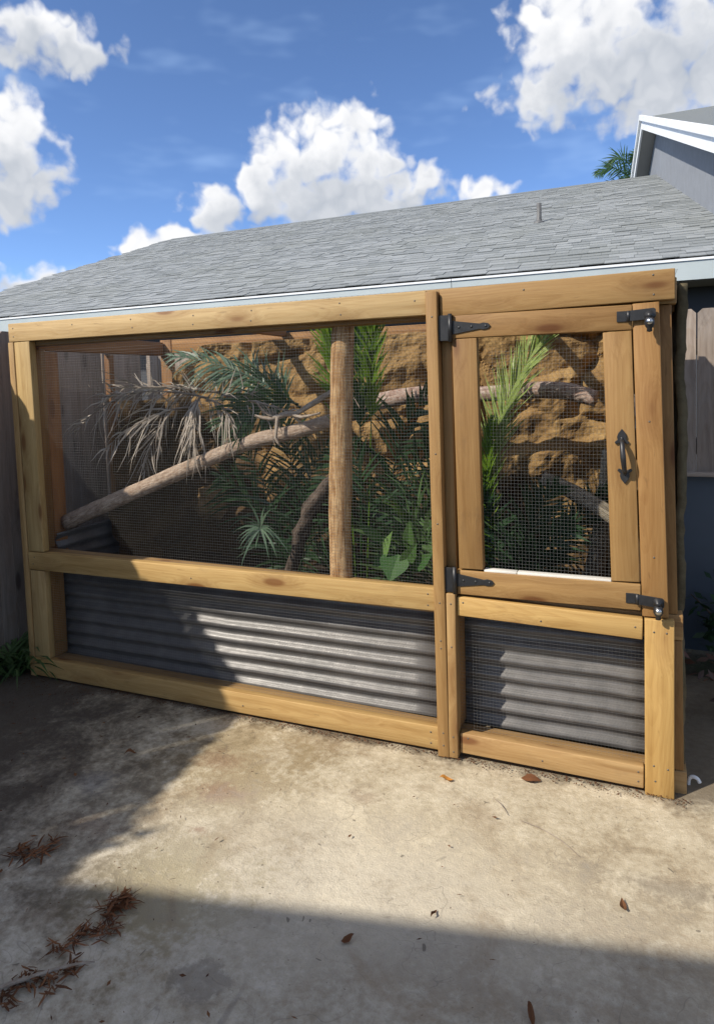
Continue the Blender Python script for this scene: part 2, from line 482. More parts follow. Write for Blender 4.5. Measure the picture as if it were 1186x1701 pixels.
def concrete_mat():
    mt, t, b = material('stained_concrete')
    ge = t.n('ShaderNodeNewGeometry')
    v = ge.outputs['Position']
    sep = t.n('ShaderNodeSeparateXYZ')
    t.link(v, sep.inputs[0])
    X, Y = sep.outputs[0], sep.outputs[1]
    n1 = t.noise(v, 1.3, 5.0, 0.62, 0.5)
    n2 = t.noise(v, 5.5, 6.0, 0.68, 0.3)
    n3 = t.noise(v, 34.0, 6.0, 0.72)
    n4 = t.noise(v, 190.0, 3.0, 0.7)
    f = t.math('ADD', t.math('MULTIPLY', n1, 0.30), t.math('ADD', t.math('MULTIPLY', n2, 0.36), t.math('MULTIPLY', n3, 0.34)))
    c = t.ramp(f, [(0.36, (0.20, 0.17, 0.125)), (0.44, (0.33, 0.29, 0.225)), (0.51, (0.435, 0.40, 0.33)), (0.62, (0.58, 0.55, 0.48))])
    # bare grey slab towards the house, ochre bloom towards the pen
    warm = t.mapr(t.math('ADD', Y, t.math('MULTIPLY', t.math('SUBTRACT', n1, 0.5), 1.2)), -1.15, -0.35)
    c = t.mix(t.math('MULTIPLY', warm, 0.55), c, t.mix(1.0, c, (1.06, 0.98, 0.80), 'MULTIPLY'))

    def blot(cx, cy, rx_, ry_, wob=0.5):
        q = t.vmath('SUBTRACT', v, (cx, cy, 0))
        q = t.vmath('MULTIPLY', q, (1 / rx_, 1 / ry_, 0))
        l = t.vmath('LENGTH', q, out=1)
        l = t.math('ADD', l, t.math('MULTIPLY', t.math('SUBTRACT', n2, 0.5), wob * 3))
        l = t.math('ADD', l, t.math('MULTIPLY', t.math('SUBTRACT', n3, 0.5), wob * 2))
        return l
    # algae
    a1 = t.mapr(blot(1.62, -0.92, 0.20, 0.22, 1.3), 0.3, 1.5, 0.55, 0.0)
    c = t.mix(a1, c, (0.235, 0.195, 0.085))
    a2 = t.mapr(blot(1.45, -0.30, 0.30, 0.34, 1.5), 0.2, 1.7, 0.55, 0.0)
    c = t.mix(a2, c, (0.27, 0.205, 0.105))
    # rust coloured blots
    for (cx, cy, r_, k) in ((1.50, -0.50, 0.09, 0.5), (1.40, -0.34, 0.10, 0.35), (1.56, -0.70, 0.045, 0.6), (1.20, -0.80, 0.12, 0.3), (2.03, -0.36, 0.06, 0.22)):
        a = t.mapr(blot(cx, cy, r_, r_ * 0.6, 1.5), 0.1, 1.4, k, 0.0)
        c = t.mix(a, c, (0.21, 0.10, 0.065))
    # damp grey patches and a dragged mark
    a = t.mapr(blot(1.90, -1.17, 0.075, 0.055, 0.7), 0.7, 1.1, 0.45, 0.0)
    c = t.mix(a, c, (0.17, 0.155, 0.14))
    a = t.mapr(blot(2.02, -1.28, 0.010, 0.14, 0.25), 0.5, 1.2, 0.4, 0.0)
    c = t.mix(a, c, (0.17, 0.155, 0.14))
    a = t.mapr(blot(3.0, -0.45, 0.20, 0.045, 1.2), 0.2, 1.5, 0.45, 0.0)
    c = t.mix(a, c, (0.20, 0.18, 0.15))
    # pale scoured patch
    a = t.mapr(blot(1.02, -0.62, 0.10, 0.09, 0.9), 0.3, 1.2, 0.5, 0.0)
    c = t.mix(a, c, (0.50, 0.49, 0.47))
    a = t.mapr(blot(2.05, -0.72, 0.55, 0.22, 1.6), 0.2, 1.8, 0.35, 0.0)
    c = t.mix(a, c, (0.60, 0.57, 0.50))
    br = t.noise(t.vmath('ADD', v, (7.3, 2.1, 0)), 2.6, 6.0, 0.66, 0.8)
    c = t.mix(t.mapr(br, 0.50, 0.72, 0.0, 0.55), c, (0.255, 0.190, 0.120))
    br2 = t.noise(t.vmath('ADD', v, (1.3, 9.1, 0)), 7.5, 5.0, 0.7, 0.4)
    c = t.mix(t.mapr(br2, 0.56, 0.74, 0.0, 0.40), c, (0.23, 0.185, 0.13))
    c = t.mix(1.0, c, (1.01, 0.975, 0.92), 'MULTIPLY')
    # leaf mould along the side fence and soil washed out under the pen
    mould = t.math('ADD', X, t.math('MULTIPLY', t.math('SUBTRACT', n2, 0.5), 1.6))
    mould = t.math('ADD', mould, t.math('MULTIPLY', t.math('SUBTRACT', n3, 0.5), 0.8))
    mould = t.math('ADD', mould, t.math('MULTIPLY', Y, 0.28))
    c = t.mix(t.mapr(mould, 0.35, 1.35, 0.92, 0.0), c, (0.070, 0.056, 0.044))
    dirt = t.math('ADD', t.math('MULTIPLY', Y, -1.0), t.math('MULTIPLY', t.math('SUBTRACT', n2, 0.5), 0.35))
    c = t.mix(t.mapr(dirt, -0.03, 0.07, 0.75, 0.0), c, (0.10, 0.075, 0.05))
    # speckle
    vn = t.n('ShaderNodeTexVoronoi')
    t.link(t.vmath('ADD', v, t.vmath('MULTIPLY', t.noise(v, 9.0, 2.0, 0.6, out=1), (0.12, 0.12, 0))), vn.inputs['Vector'])
    vn.inputs['Scale'].default_value = 30.0
    sc_ = t.n('ShaderNodeSeparateColor')
    t.link(vn.outputs['Color'], sc_.inputs[0])
    rad = t.math('MULTIPLY', t.mapr(sc_.outputs[0], 0.70, 1.0), 0.16)
    spm = t.math('LESS_THAN', vn.outputs['Distance'], rad)
    c = t.mix(t.math('MULTIPLY', spm, 0.6), c, (0.075, 0.06, 0.045))
    c = t.mix(t.mapr(n4, 0.60, 0.75, 0.0, 0.35), c, (0.13, 0.115, 0.095))
    c = t.mix(t.mapr(n4, 0.25, 0.38, 0.25, 0.0), c, (0.60, 0.58, 0.53))
    # hairline scratches
    ln = t.noise(t.vmath('MULTIPLY', v, (2.0, 2.0, 1)), 1.2, 3.0, 0.55, 1.5)
    hair = t.mapr(t.math('ABSOLUTE', t.math('SUBTRACT', ln, 0.5)), 0.0, 0.0035, 0.35, 0.0)
    c = t.mix(hair, c, (0.14, 0.12, 0.10))
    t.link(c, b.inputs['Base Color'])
    b.inputs['Roughness'].default_value = 0.9
    b.inputs['Specular IOR Level'].default_value = 0.25
    h = t.math('ADD', t.math('MULTIPLY', n3, 0.7), t.math('ADD', t.math('MULTIPLY', n4, 0.35), n2))
    bump(t, b, h, 0.55, 0.012)
    return mt


CONCRETE = concrete_mat()


def yard_mat():
    mt, t, b = material('yard_soil_and_turf')
    ge = t.n('ShaderNodeNewGeometry')
    v = ge.outputs['Position']
    a = t.noise(v, 3.0, 6.0, 0.7)
    k = t.noise(v, 60.0, 4.0, 0.7)
    c = t.ramp(t.math('ADD', t.math('MULTIPLY', a, 0.6), t.math('MULTIPLY', k, 0.4)),
               [(0.3, (0.035, 0.028, 0.018)), (0.5, (0.075, 0.065, 0.038)), (0.65, (0.06, 0.085, 0.03))])
    t.link(c, b.inputs['Base Color'])
    b.inputs['Roughness'].default_value = 0.95
    bump(t, b, k, 0.8, 0.03)
    return mt


YARD = yard_mat()

# ------------------------------------------------------------------ mesh helpers


def tag(o, label=None, cat=None, group=None, kind=None):
    if label:
        o['label'] = label
    if cat:
        o['category'] = cat
    if group:
        o['group'] = group
    if kind:
        o['kind'] = kind
    return o


def mesh_data(name, verts, faces, mat, smooth=False, attrs=None):
    me = bpy.data.meshes.new(name)
    me.from_pydata([tuple(x) for x in verts], [], faces)
    me.materials.append(mat)
    if smooth:
        me.polygons.foreach_set('use_smooth', [True] * len(me.polygons))
    if attrs:
        for k, (dom, vals) in attrs.items():
            at = me.attributes.new(k, 'FLOAT', dom)
            at.data.foreach_set('value', vals)
    me.update()
    return me


def link(name, me, parent=None, mat=None):
    o = bpy.data.objects.new(name, me)
    COL.objects.link(o)
    if parent is not None:
        o.parent = parent
    return o


def mesh(name, verts, faces, mat, parent=None, smooth=False, attrs=None):
    return link(name, mesh_data(name, verts, faces, mat, smooth, attrs), parent)


def empty(name, loc=(0, 0, 0)):
    o = bpy.data.objects.new(name, None)
    o.empty_display_size = 0.1
    COL.objects.link(o)
    o.location = loc
    return o


_BOX = {}


def box_mesh(name, L, T, W, mat, bev=0.003, seg=2):
    key = (round(L, 4), round(T, 4), round(W, 4), mat.name, bev, name)
    if key in _BOX:
        return _BOX[key]
    bm = bmesh.new()
    bmesh.ops.create_cube(bm, size=1.0)
    bmesh.ops.scale(bm, vec=(L, T, W), verts=bm.verts)
    if bev:
        bmesh.ops.bevel(bm, geom=list(bm.edges), offset=bev, segments=seg, affect='EDGES', profile=0.5)
    me = bpy.data.meshes.new(name)
    bm.to_mesh(me)
    bm.free()
    me.materials.append(mat)
    if bev:
        me.polygons.foreach_set('use_smooth', [True] * len(me.polygons))
        try:
            me.set_sharp_from_angle(angle=math.radians(50))
        except Exception:
            pass
    _BOX[key] = me
    return me


def board3(name, p0, p1, w, t, normal, mat, parent, bev=0.0035, tint=None, base=None):
    """board from p0 to p1 (centre line), width w, thickness t; normal = thickness direction.
    Local X runs along the board."""
    p0, p1, nrm = V(p0), V(p1), V(normal).normalized()
    d = p1 - p0
    L = d.length
    x = d.normalized()
    z = x.cross(nrm).normalized()
    y = z.cross(x).normalized()
    me = box_mesh(name, L, t, w, mat, bev)
    o = link(name, me, parent)
    mw = Matrix((x, y, z)).transposed().to_4x4()
    mw.translation = (p0 + p1) / 2
    if parent is not None:
        mw.translation -= (parent.location if base is None else base)
    o.matrix_local = mw
    if tint is None:
        k = random.uniform(0.88, 1.08)
        tint = (k, k * random.uniform(0.96, 1.02), k * random.uniform(0.9, 1.05))
    o.color = (tint[0], tint[1], tint[2], 1)
    return o


def fboard(name, a, b, w, y0=0.0, t=0.038, mat=None, parent=None, tint=None, bev=0.0035):
    """board lying in the pen's front: a, b are (x, z) of its centre line, y0 its front face"""
    return board3(name, (a[0], y0 + t / 2, a[1]), (b[0], y0 + t / 2, b[1]), w, t, (0, 1, 0), mat or PINE, parent, bev, tint)


def tube(name, pts, radii, mat, parent=None, n=12, rough=0.0, caps=True, seed=0, flute=0.0, sub=4):
    """bent tapered round piece with attributes along / round"""
    P = [V(p) for p in pts]
    # Catmull-Rom resample
    Q, Rr = [], []
    m_ = len(P)
    for i in range(m_ - 1):
        a = P[max(i - 1, 0)]
        b = P[i]
        c = P[i + 1]
        d = P[min(i + 2, m_ - 1)]
        for k in range(sub):
            u = k / sub
            Q.append(0.5 * ((2 * b) + (c - a) * u + (2 * a - 5 * b + 4 * c - d) * u * u + (3 * b - a - 3 * c + d) * u ** 3))
            Rr.append(radii[i] * (1 - u) + radii[i + 1] * u)
    Q.append(P[-1])
    Rr.append(radii[-1])
    verts, faces, al, ro = [], [], [], []
    s = 0.0
    up = V((0.13, 0.37, 0.92)).normalized()
    for i, q in enumerate(Q):
        tg = (Q[min(i + 1, len(Q) - 1)] - Q[max(i - 1, 0)]).normalized()
        if i:
            s += (q - Q[i - 1]).length
        a = tg.cross(up)
        if a.length < 0.1:
            a = tg.cross(V((1, 0, 0)))
        a.normalize()
        b = tg.cross(a)
        for k in range(n):
            th = 2 * math.pi * k / n
            r = Rr[i]
            if rough:
                r *= 1 + rough * noise.noise(V((s * 9 + seed, math.cos(th) * 1.7, math.sin(th) * 1.7)))
                r *= 1 + rough * 0.6 * noise.noise(V((s * 30 + seed, math.cos(th) * 4, math.sin(th) * 4)))
            if flute:
                r *= 1 + flute * math.sin(th * 7 + 3 * noise.noise(V((s * 3, seed, 0))))
            verts.append(q + (a * math.cos(th) + b * math.sin(th)) * r)
            al.append(s)
            ro.append(th)
    for i in range(len(Q) - 1):
        for k in range(n):
            k2 = (k + 1) % n
            faces.append((i * n + k, i * n + k2, (i + 1) * n + k2, (i + 1) * n + k))
    if caps:
        for i, rev in ((0, True), (len(Q) - 1, False)):
            c = len(verts)
            verts.append(Q[i])
            al.append(al[i * n])
            ro.append(0.0)
            for k in range(n):
                k2 = (k + 1) % n
                f = (i * n + k, i * n + k2, c)
                faces.append(f[::-1] if rev else f)
    if parent is not None:
        verts = [v - parent.location for v in verts]
    o = mesh(name, verts, faces, mat, parent, True, {'along': ('POINT', al), 'round': ('POINT', ro)})
    return o


class Soup:
    """collects faces for one mesh, with a tint per face"""
    def __init__(self):
        self.v, self.f, self.t = [], [], []

    def face(self, pts, tint=0.5):
        i = len(self.v)
        self.v += [V(p) for p in pts]
        self.f.append(tuple(range(i, i + len(pts))))
        self.t.append(tint)

    def strip(self, left, right, tint=0.5):
        i = len(self.v)
        n = len(left)
        self.v += [V(p) for p in left] + [V(p) for p in right]
        for k in range(n - 1):
            self.f.append((i + k, i + k + 1, i + n + k + 1, i + n + k))
            self.t.append(tint)

    def box(self, c, hx, hy, hz, ax=V((1, 0, 0)), ay=V((0, 1, 0)), az=V((0, 0, 1)), tint=0.5):
        c = V(c)
        i = len(self.v)
        for sx in (-1, 1):
            for sy in (-1, 1):
                for sz in (-1, 1):
                    self.v.append(c + ax * hx * sx + ay * hy * sy + az * hz * sz)
        for f in ((0, 1, 3, 2), (4, 6, 7, 5), (0, 4, 5, 1), (2, 3, 7, 6), (0, 2, 6, 4), (1, 5, 7, 3)):
            self.f.append(tuple(i + k for k in f))
            self.t.append(tint)

    def build(self, name, mat, parent=None, smooth=False):
        vs = self.v if parent is None else [v - parent.location for v in self.v]
        return mesh(name, vs, self.f, mat, parent, smooth, {'tint': ('FACE', self.t)})


def bez(p0, p1, p2, u):
    return p0 * (1 - u) ** 2 + p1 * 2 * u * (1 - u) + p2 * u * u


def frond(parent, p0, p1, p2, ll=0.22, lw=0.017, n=34, face=(0, -1, 0), mat=None, rmat=None, droop=0.25, ang=0.9,
          start=0.12, jit=0.24, rr=0.006, seed=0, skip=0.06, curl=0.05):
    """pinnate palm frond: rachis p0-p1-p2, leaflets on both sides, flat side towards `face`"""
    rnd = random.Random(seed)
    p0, p1, p2, face = V(p0), V(p1), V(p2), V(face).normalized()
    pts = [bez(p0, p1, p2, k / 8) for k in range(9)]
    s = Soup()
    for i in range(n):
        u = start + (1 - start) * (i + 0.5) / n
        q = bez(p0, p1, p2, u)
        tg = (bez(p0, p1, p2, min(u + 0.02, 1)) - bez(p0, p1, p2, u - 0.02)).normalized()
        side = tg.cross(face).normalized()
        fc = side.cross(tg).normalized()
        env = math.sin(math.pi * min(0.98, 0.12 + 0.80 * (u - start) / (1 - start) + 0.06)) ** 0.6
        for sg in (-1, 1):
            if rnd.random() < skip:
                continue
            l = ll * env * rnd.uniform(1 - jit, 1 + jit)
            a = ang * (1.15 - 0.55 * u) + rnd.uniform(-jit, jit)
            d = (tg * math.cos(a) + side * sg * math.sin(a) + fc * rnd.uniform(-0.1, 0.35)).normalized()
            w = d.cross(fc).normalized()
            w = (w + fc * rnd.uniform(-0.5, 0.5)).normalized() * lw * 0.5 * rnd.uniform(0.8, 1.15)
            base = q
            L, Rt = [], []
            dd = d.copy()
            pos = base.copy()
            tint = min(1, max(0, rnd.gauss(0.5, 0.22)))
            for k, wk in enumerate((0.45, 1.0, 0.85, 0.5, 0.06)):
                L.append(pos + w * wk)
                Rt.append(pos - w * wk)
                dd = (dd + V((0, 0, -1)) * droop * 0.28 + V((rnd.uniform(-1, 1), rnd.uniform(-1, 1), rnd.uniform(-1, 1))) * curl).normalized()
                pos = pos + dd * l / 4
            s.strip(L, Rt, tint)
    o = s.build('frond', mat, parent)
    if parent is not None:
        r_ = tube('rachis', pts, [rr * (1 - 0.8 * k / 8) for k in range(9)], rmat or mat, None, 6, sub=1)
        for v in r_.data.vertices:
            v.co -= parent.location
        r_.parent = o
    return o


def extrude_outline(name, pts, t, mat, parent, y0, bev=0.001, off=(0, 0)):
    """flat plate in the x-z plane, front face at y0, thickness t"""
    bm = bmesh.new()
    vs = [bm.verts.new((x + off[0], y0, z + off[1])) for x, z in pts]
    f = bm.faces.new(vs)
    r = bmesh.ops.extrude_face_region(bm, geom=[f])
    bmesh.ops.translate(bm, vec=(0, t, 0), verts=[g for g in r['geom'] if isinstance(g, bmesh.types.BMVert)])
    bmesh.ops.recalc_face_normals(bm, faces=bm.faces)
    if bev:
        bmesh.ops.bevel(bm, geom=[e for e in bm.edges], offset=bev, segments=1, affect='EDGES')
    if parent is not None:
        bmesh.ops.translate(bm, vec=-parent.location, verts=bm.verts)
    me = bpy.data.meshes.new(name)
    bm.to_mesh(me)
    bm.free()
    me.materials.append(mat)
    return link(name, me, parent)


# ------------------------------------------------------------------ ground
mesh('ground', [(-400, -400, -0.03), (400, -400, -0.03), (400, 400, -0.03), (-400, 400, -0.03)], [(0, 1, 2, 3)], YARD)['kind'] = 'structure'
# concrete slab, subdivided and very slightly uneven
vs, fs = [], []
NX, NY = 90, 70
for j in range(NY + 1):
    for i in range(NX + 1):
        x = -0.20 + 8.4 * i / NX
        y = -3.3 + 4.45 * j / NY
        z = 0.006 * noise.noise(V((x * 1.1, y * 1.1, 0)))
        if i == 0 or j == 0 or i == NX or j == NY:
            z = -0.05
        vs.append((x, y, z - 0.003))
for j in range(NY):
    for i in range(NX):
        a = j * (NX + 1) + i
        fs.append((a, a + 1, a + NX + 2, a + NX + 1))
mesh('concrete_slab', vs, fs, CONCRETE, None, True)['kind'] = 'structure'

# ------------------------------------------------------------------ neighbouring house with the long shingle roof
EY, EZ, SL = 4.0, 2.48, 0.375                       # eave line and pitch
RY = 10.75
RZ = EZ + SL * (RY - EY)
XL, XR = -7.15, 9.0
house = empty('long_roof_house', (0, EY + 0.5, 0))
tag(house, 'low house with long pale grey shingle roof behind the pen', 'house')


def hmesh(name, verts, faces, mat, parent=house, smooth=False, attrs=None):
    b = V((0, 0, 0))
    q = parent
    while q is not None:
        b += q.location
        q = q.parent
    return mesh(name, [V(v) - b for v in verts], faces, mat, parent, smooth, attrs)


def hbox(name, lo, hi, mat, parent=house):
    x0, y0, z0 = lo
    x1, y1, z1 = hi
    v = [(x0, y0, z0), (x1, y0, z0), (x1, y1, z0), (x0, y1, z0), (x0, y0, z1), (x1, y0, z1), (x1, y1, z1), (x0, y1, z1)]
    return hmesh(name, v, [(0, 3, 2, 1), (4, 5, 6, 7), (0, 1, 5, 4), (1, 2, 6, 5), (2, 3, 7, 6), (3, 0, 4, 7)], mat, parent)


hbox('wall', (XL + 0.35, EY + 0.5, 0), (XR, EY + 0.7, 2.35), DARKWALL)
v = [(XL + 0.4, EY + 0.5, 2.3), (XL + 0.4, 2 * RY - EY - 0.5, 2.3), (XL + 0.4, RY, RZ - 0.25)]
hmesh('gable_wall', v + [(a[0] + 0.15, a[1], a[2]) for a in v], [(0, 1, 2), (5, 4, 3), (0, 3, 4, 1), (1, 4, 5, 2), (2, 5, 3, 0)], STUCCO)
hbox('soffit', (XL, EY + 0.03, 2.285), (XR, EY + 0.52, 2.305), SOFFIT)
# deck under the shingles
th = 0.05
v = [(XL, EY, EZ - 0.02), (XR, EY, EZ - 0.02), (XR, RY, RZ - 0.02), (XL, RY, RZ - 0.02), (XR, 2 * RY - EY, EZ - 0.02), (XL, 2 * RY - EY, EZ - 0.02)]
v += [(a[0], a[1], a[2] - th) for a in v]
roof = hmesh('roof', v, [(0, 1, 2, 3), (3, 2, 4, 5), (6, 9, 8, 7), (9, 11, 10, 8), (0, 6, 7, 1), (0, 3, 9, 6), (3, 5, 11, 9), (1, 7, 8, 2), (2, 8, 10, 4)], SHINGLE)
# fascia boards with their joint, drip edge
for (a, b_) in ((XL, 1.288), (1.294, XR)):
    hbox('fascia', (a, EY - 0.015, 2.29), (b_, EY + 0.02, 2.452), GREYTRIM)
    hbox('drip_edge', (a, EY - 0.026, 2.4535), (b_, EY - 0.003, 2.474), WHITETRIM)
# shingles: exposure 0.143, tabs of uneven width and thickness
slope_u = V((0, 1, SL)).normalized()
nrm = slope_u.cross(V((1, 0, 0))) * -1
if nrm.z < 0:
    nrm = -nrm
rng = random.Random(3)
EXPO = 0.135
stuff = Soup()
nrow = int((RY - EY) / slope_u.y / EXPO) + 1
indiv = []
SHV = []
for k in range(6):                                   # shared shingle meshes
    w = [0.13, 0.16, 0.18, 0.21, 0.25, 0.30][k]
    for tn in (0.28, 0.5, 0.72):
        s = Soup()
        s.box((0, 0, 0), w / 2 - 0.001, 0.105, 0.004, V((1, 0, 0)), slope_u, nrm, tn)
        SHV.append((w, tn, mesh_data('shingle', s.v, s.f, SHINGLE, False, {'tint': ('FACE', s.t)})))
hb = V((0, EY + 0.5, 0))
for r in range(nrow):
    x = XL + 0.01 - rng.uniform(0, 0.2)
    base = V((0, EY - 0.02, EZ)) + slope_u * (r * EXPO + 0.100)
    if base.y > RY - 0.05:
        break
    while x < 4.6:
        w, tn, me = SHV[rng.randrange(len(SHV))]
        lift = rng.choice((0.006, 0.007, 0.009, 0.012))
        c = V((x + w / 2, base.y, base.z)) + nrm * lift
        # the front edge is tipped up over the row below
        if r < 8 and c.x > -3.6 and c.x < 3.7 and len(indiv) < 296:
            o = link('shingle', me, roof)
            o.location = c - hb
            o.rotation_euler = (-0.045, 0, 0)
            indiv.append(o)
        else:
            ay = (slope_u - nrm * 0.045).normalized()
            az = (nrm + slope_u * 0.045).normalized()
            stuff.box(c, w / 2 - 0.001, 0.105, 0.004, V((1, 0, 0)), ay, az, tn + rng.uniform(-0.08, 0.08))
        x += w
o = stuff.build('shingles', SHINGLE, None)
for vtx in o.data.vertices:
    vtx.co -= hb
o.parent = roof
tag(o, kind='stuff')
# ridge cap and rake trim
hmesh('ridge_cap', [(XL, RY - 0.14, RZ - 0.03), (XR, RY - 0.14, RZ - 0.03), (XR, RY, RZ + 0.03), (XL, RY, RZ + 0.03), (XR, RY + 0.14, RZ - 0.03), (XL, RY + 0.14, RZ - 0.03)],
      [(0, 1, 2, 3), (3, 2, 4, 5)], SHINGLE, roof)
hmesh('rake_board', [(XL - 0.02, EY, EZ - 0.18), (XL - 0.02, EY, EZ + 0.0), (XL - 0.02, RY, RZ), (XL - 0.02, RY, RZ - 0.18),
                     (XL + 0.01, EY, EZ - 0.18), (XL + 0.01, EY, EZ + 0.0), (XL + 0.01, RY, RZ), (XL + 0.01, RY, RZ - 0.18)],
      [(0, 1, 2, 3), (7, 6, 5, 4), (1, 5, 6, 2), (0, 3, 7, 4)], GREYTRIM)
# vent pipe with its boot
vp = V((1.79, 6.82, EZ + SL * (6.82 - EY)))


def ring_mesh(name, prof, centre, mat, parent, n=16, axis='Z', smooth=True):
    """lathe: prof = (radius, height) pairs"""
    vs, fs = [], []
    for (r, h) in prof:
        for k in range(n):
            th = 2 * math.pi * k / n
            a, b_ = r * math.cos(th), r * math.sin(th)
            p = {'Z': (a, b_, h), 'Y': (a, h, b_), 'X': (h, a, b_)}[axis]
            vs.append(V(centre) + V(p))
    for i in range(len(prof) - 1):
        for k in range(n):
            k2 = (k + 1) % n
            fs.append((i * n + k, i * n + k2, (i + 1) * n + k2, (i + 1) * n + k))
    return hmesh(name, vs, fs, mat, parent, smooth)


pipe = ring_mesh('vent_pipe', [(0.032, -0.05), (0.032, 0.27), (0.025, 0.27), (0.025, 0.05)], vp, PIPEMETAL, house)
ring_mesh('pipe_boot', [(0.075, 0.0), (0.07, 0.02), (0.042, 0.035), (0.036, 0.06)], vp, PIPEMETAL, pipe)

# ------------------------------------------------------------------ taller wing on the right: own house part
wing = empty('gabled_wing', (3.8, 8, 0))
tag(wing, 'taller grey stucco gable with white rake boards above roof at right', 'building')


def wx(y, off):
    return 3.4 + off + (10.2 - y) * 0.086


def wr(y, top):                                      # upper roof height
    return 6.05 - 0.385 * abs(y - 10.7) + top


ys = [4.2, 10.7, 17.0]
v = []
for y in ys:
    v += [(wx(y, 0), y, 2.2), (wx(y, 0), y, wr(y, -0.22))]
hmesh('wall', v, [(0, 2, 3, 1), (2, 4, 5, 3)], STUCCO, wing)
v = []
for y in ys:
    for off in (-0.22, 6.0):
        for top in (0.0, -0.10):
            v.append((wx(y, off), y, wr(y, top)))
wroof = hmesh('roof', v, [(0, 2, 6, 4), (4, 6, 10, 8), (1, 5, 7, 3), (5, 9, 11, 7), (0, 4, 5, 1), (4, 8, 9, 5), (0, 1, 3, 2)], SHINGLE, wing)
v = []
for y in ys:
    for (off, top) in ((-0.25, 0.03), (-0.22, 0.03), (-0.22, -0.20), (-0.25, -0.20)):
        v.append((wx(y, off), y, wr(y, top)))
for i in (0, 1):
    hmesh('rake_board', v[i * 4:i * 4 + 8], [(0, 1, 5, 4), (1, 2, 6, 5), (2, 3, 7, 6), (3, 0, 4, 7), (0, 3, 2, 1), (4, 5, 6, 7)], WHITETRIM, wing)
v = []
for y in ys:
    for (off, top) in ((-0.29, 0.05), (-0.252, 0.05), (-0.252, -0.04), (-0.29, -0.04)):
        v.append((wx(y, off), y, wr(y, top)))
for i in (0, 1):
    hmesh('rake_trim', v[i * 4:i * 4 + 8], [(0, 1, 5, 4), (1, 2, 6, 5), (2, 3, 7, 6), (3, 0, 4, 7), (0, 3, 2, 1), (4, 5, 6, 7)], WHITETRIM, wing)
v = []
for y in ys:
    v += [(wx(y, -0.22), y, wr(y, -0.19)), (wx(y, 0.0), y, wr(y, -0.19))]
hmesh('soffit', v, [(0, 1, 3, 2), (2, 3, 5, 4)], SOFFIT, wing)

# palm beyond the ridge
palm = empty('palm_tree', (3.25, 17.5, 0))
tag(palm, 'palm tree crown showing over the roof ridge at right', 'tree')
tube('trunk', [(3.25, 17.5, 0), (3.3, 17.5, 3.4), (3.25, 17.5, 6.3)], [0.2, 0.15, 0.11], DARKBARK, palm, 10, 0.1)
for k, (dx, dz, rs) in enumerate(((-1.15, 1.05, 0), (-1.3, 0.35, 1), (-0.85, 1.45, 2), (-0.2, 1.5, 3), (0.6, 1.2, 4), (1.1, 0.4, 5), (-1.1, -0.1, 6), (-0.6, 0.75, 7), (0.9, -0.3, 8))):
    b0 = V((3.25, 17.5, 6.3))
    frond(palm, b0, b0 + V((dx * 0.5, -0.2, dz * 0.9 + 0.25)), b0 + V((dx * 1.05, -0.3 + 0.1 * k, dz * 0.65)), 0.42, 0.035, 34, (0, -1, 0.3), LEAF, seed=200 + k, droop=0.6, rr=0.02)

# ------------------------------------------------------------------ added canopy, unseen behind the camera, shaped to cast the foreground shade
hb2 = empty('added_canopy', (1.6, -3.6, 0))
tag(hb2, 'added flat white canopy on posts, unseen, shading the foreground', 'shade canopy')
ev = V((0.978, 0.207, 0))                            # eave direction
en = V((-0.207, 0.978, 0))                           # towards the pen
e0 = V((0.33, -3.165, 2.55))


def hp(a, d, z):                                     # along the eave, away from it
    return V((e0.x, e0.y, 0)) + ev * a - en * d + V((0, 0, z))


def hprism(name, a0, a1, prof, mat):
    n = len(prof)
    v = [hp(a0, d, z) for d, z in prof] + [hp(a1, d, z) for d, z in prof]
    f = [tuple(range(n))[::-1], tuple(range(n, 2 * n))] + [(i, (i + 1) % n, n + (i + 1) % n, n + i) for i in range(n)]
    hmesh(name, v, f, mat, hb2)


hprism('roof_panel', -1.30, 5.0, [(0, 2.55), (0, 2.47), (1.7, 2.53), (1.7, 2.61)], WHITETRIM)
hprism('gutter', -1.30, 5.0, [(-0.06, 2.549), (-0.05, 2.46), (-0.002, 2.46), (-0.002, 2.549)], WHITETRIM)
hprism('beam', -1.25, 4.95, [(1.55, 2.52), (1.55, 2.36), (1.65, 2.36), (1.65, 2.52)], WHITETRIM)
for a in (-1.2, 1.7, 4.8):
    hprism('post', a, a + 0.1, [(1.56, 2.358), (1.56, -0.03), (1.64, -0.03), (1.64, 2.358)], WHITETRIM)

# ------------------------------------------------------------------ fences


def picket_mesh(h, w=0.094, t=0.016, mat=GREYWOOD):
    # dog-eared picket, local X is up so the grain follows it
    c = 0.022
    out = [(0, -w / 2), (0, w / 2), (h - c, w / 2), (h, w / 2 - c), (h, -w / 2 + c), (h - c, -w / 2)]
    v = [(x, -t / 2, z) for x, z in out] + [(x, t / 2, z) for x, z in out]
    n = 6
    f = [tuple(range(n)), tuple(range(n, 2 * n))[::-1]] + [(i, n + i, n + (i + 1) % n, (i + 1) % n) for i in range(n)]
    return mesh_data('picket', v, f, mat)


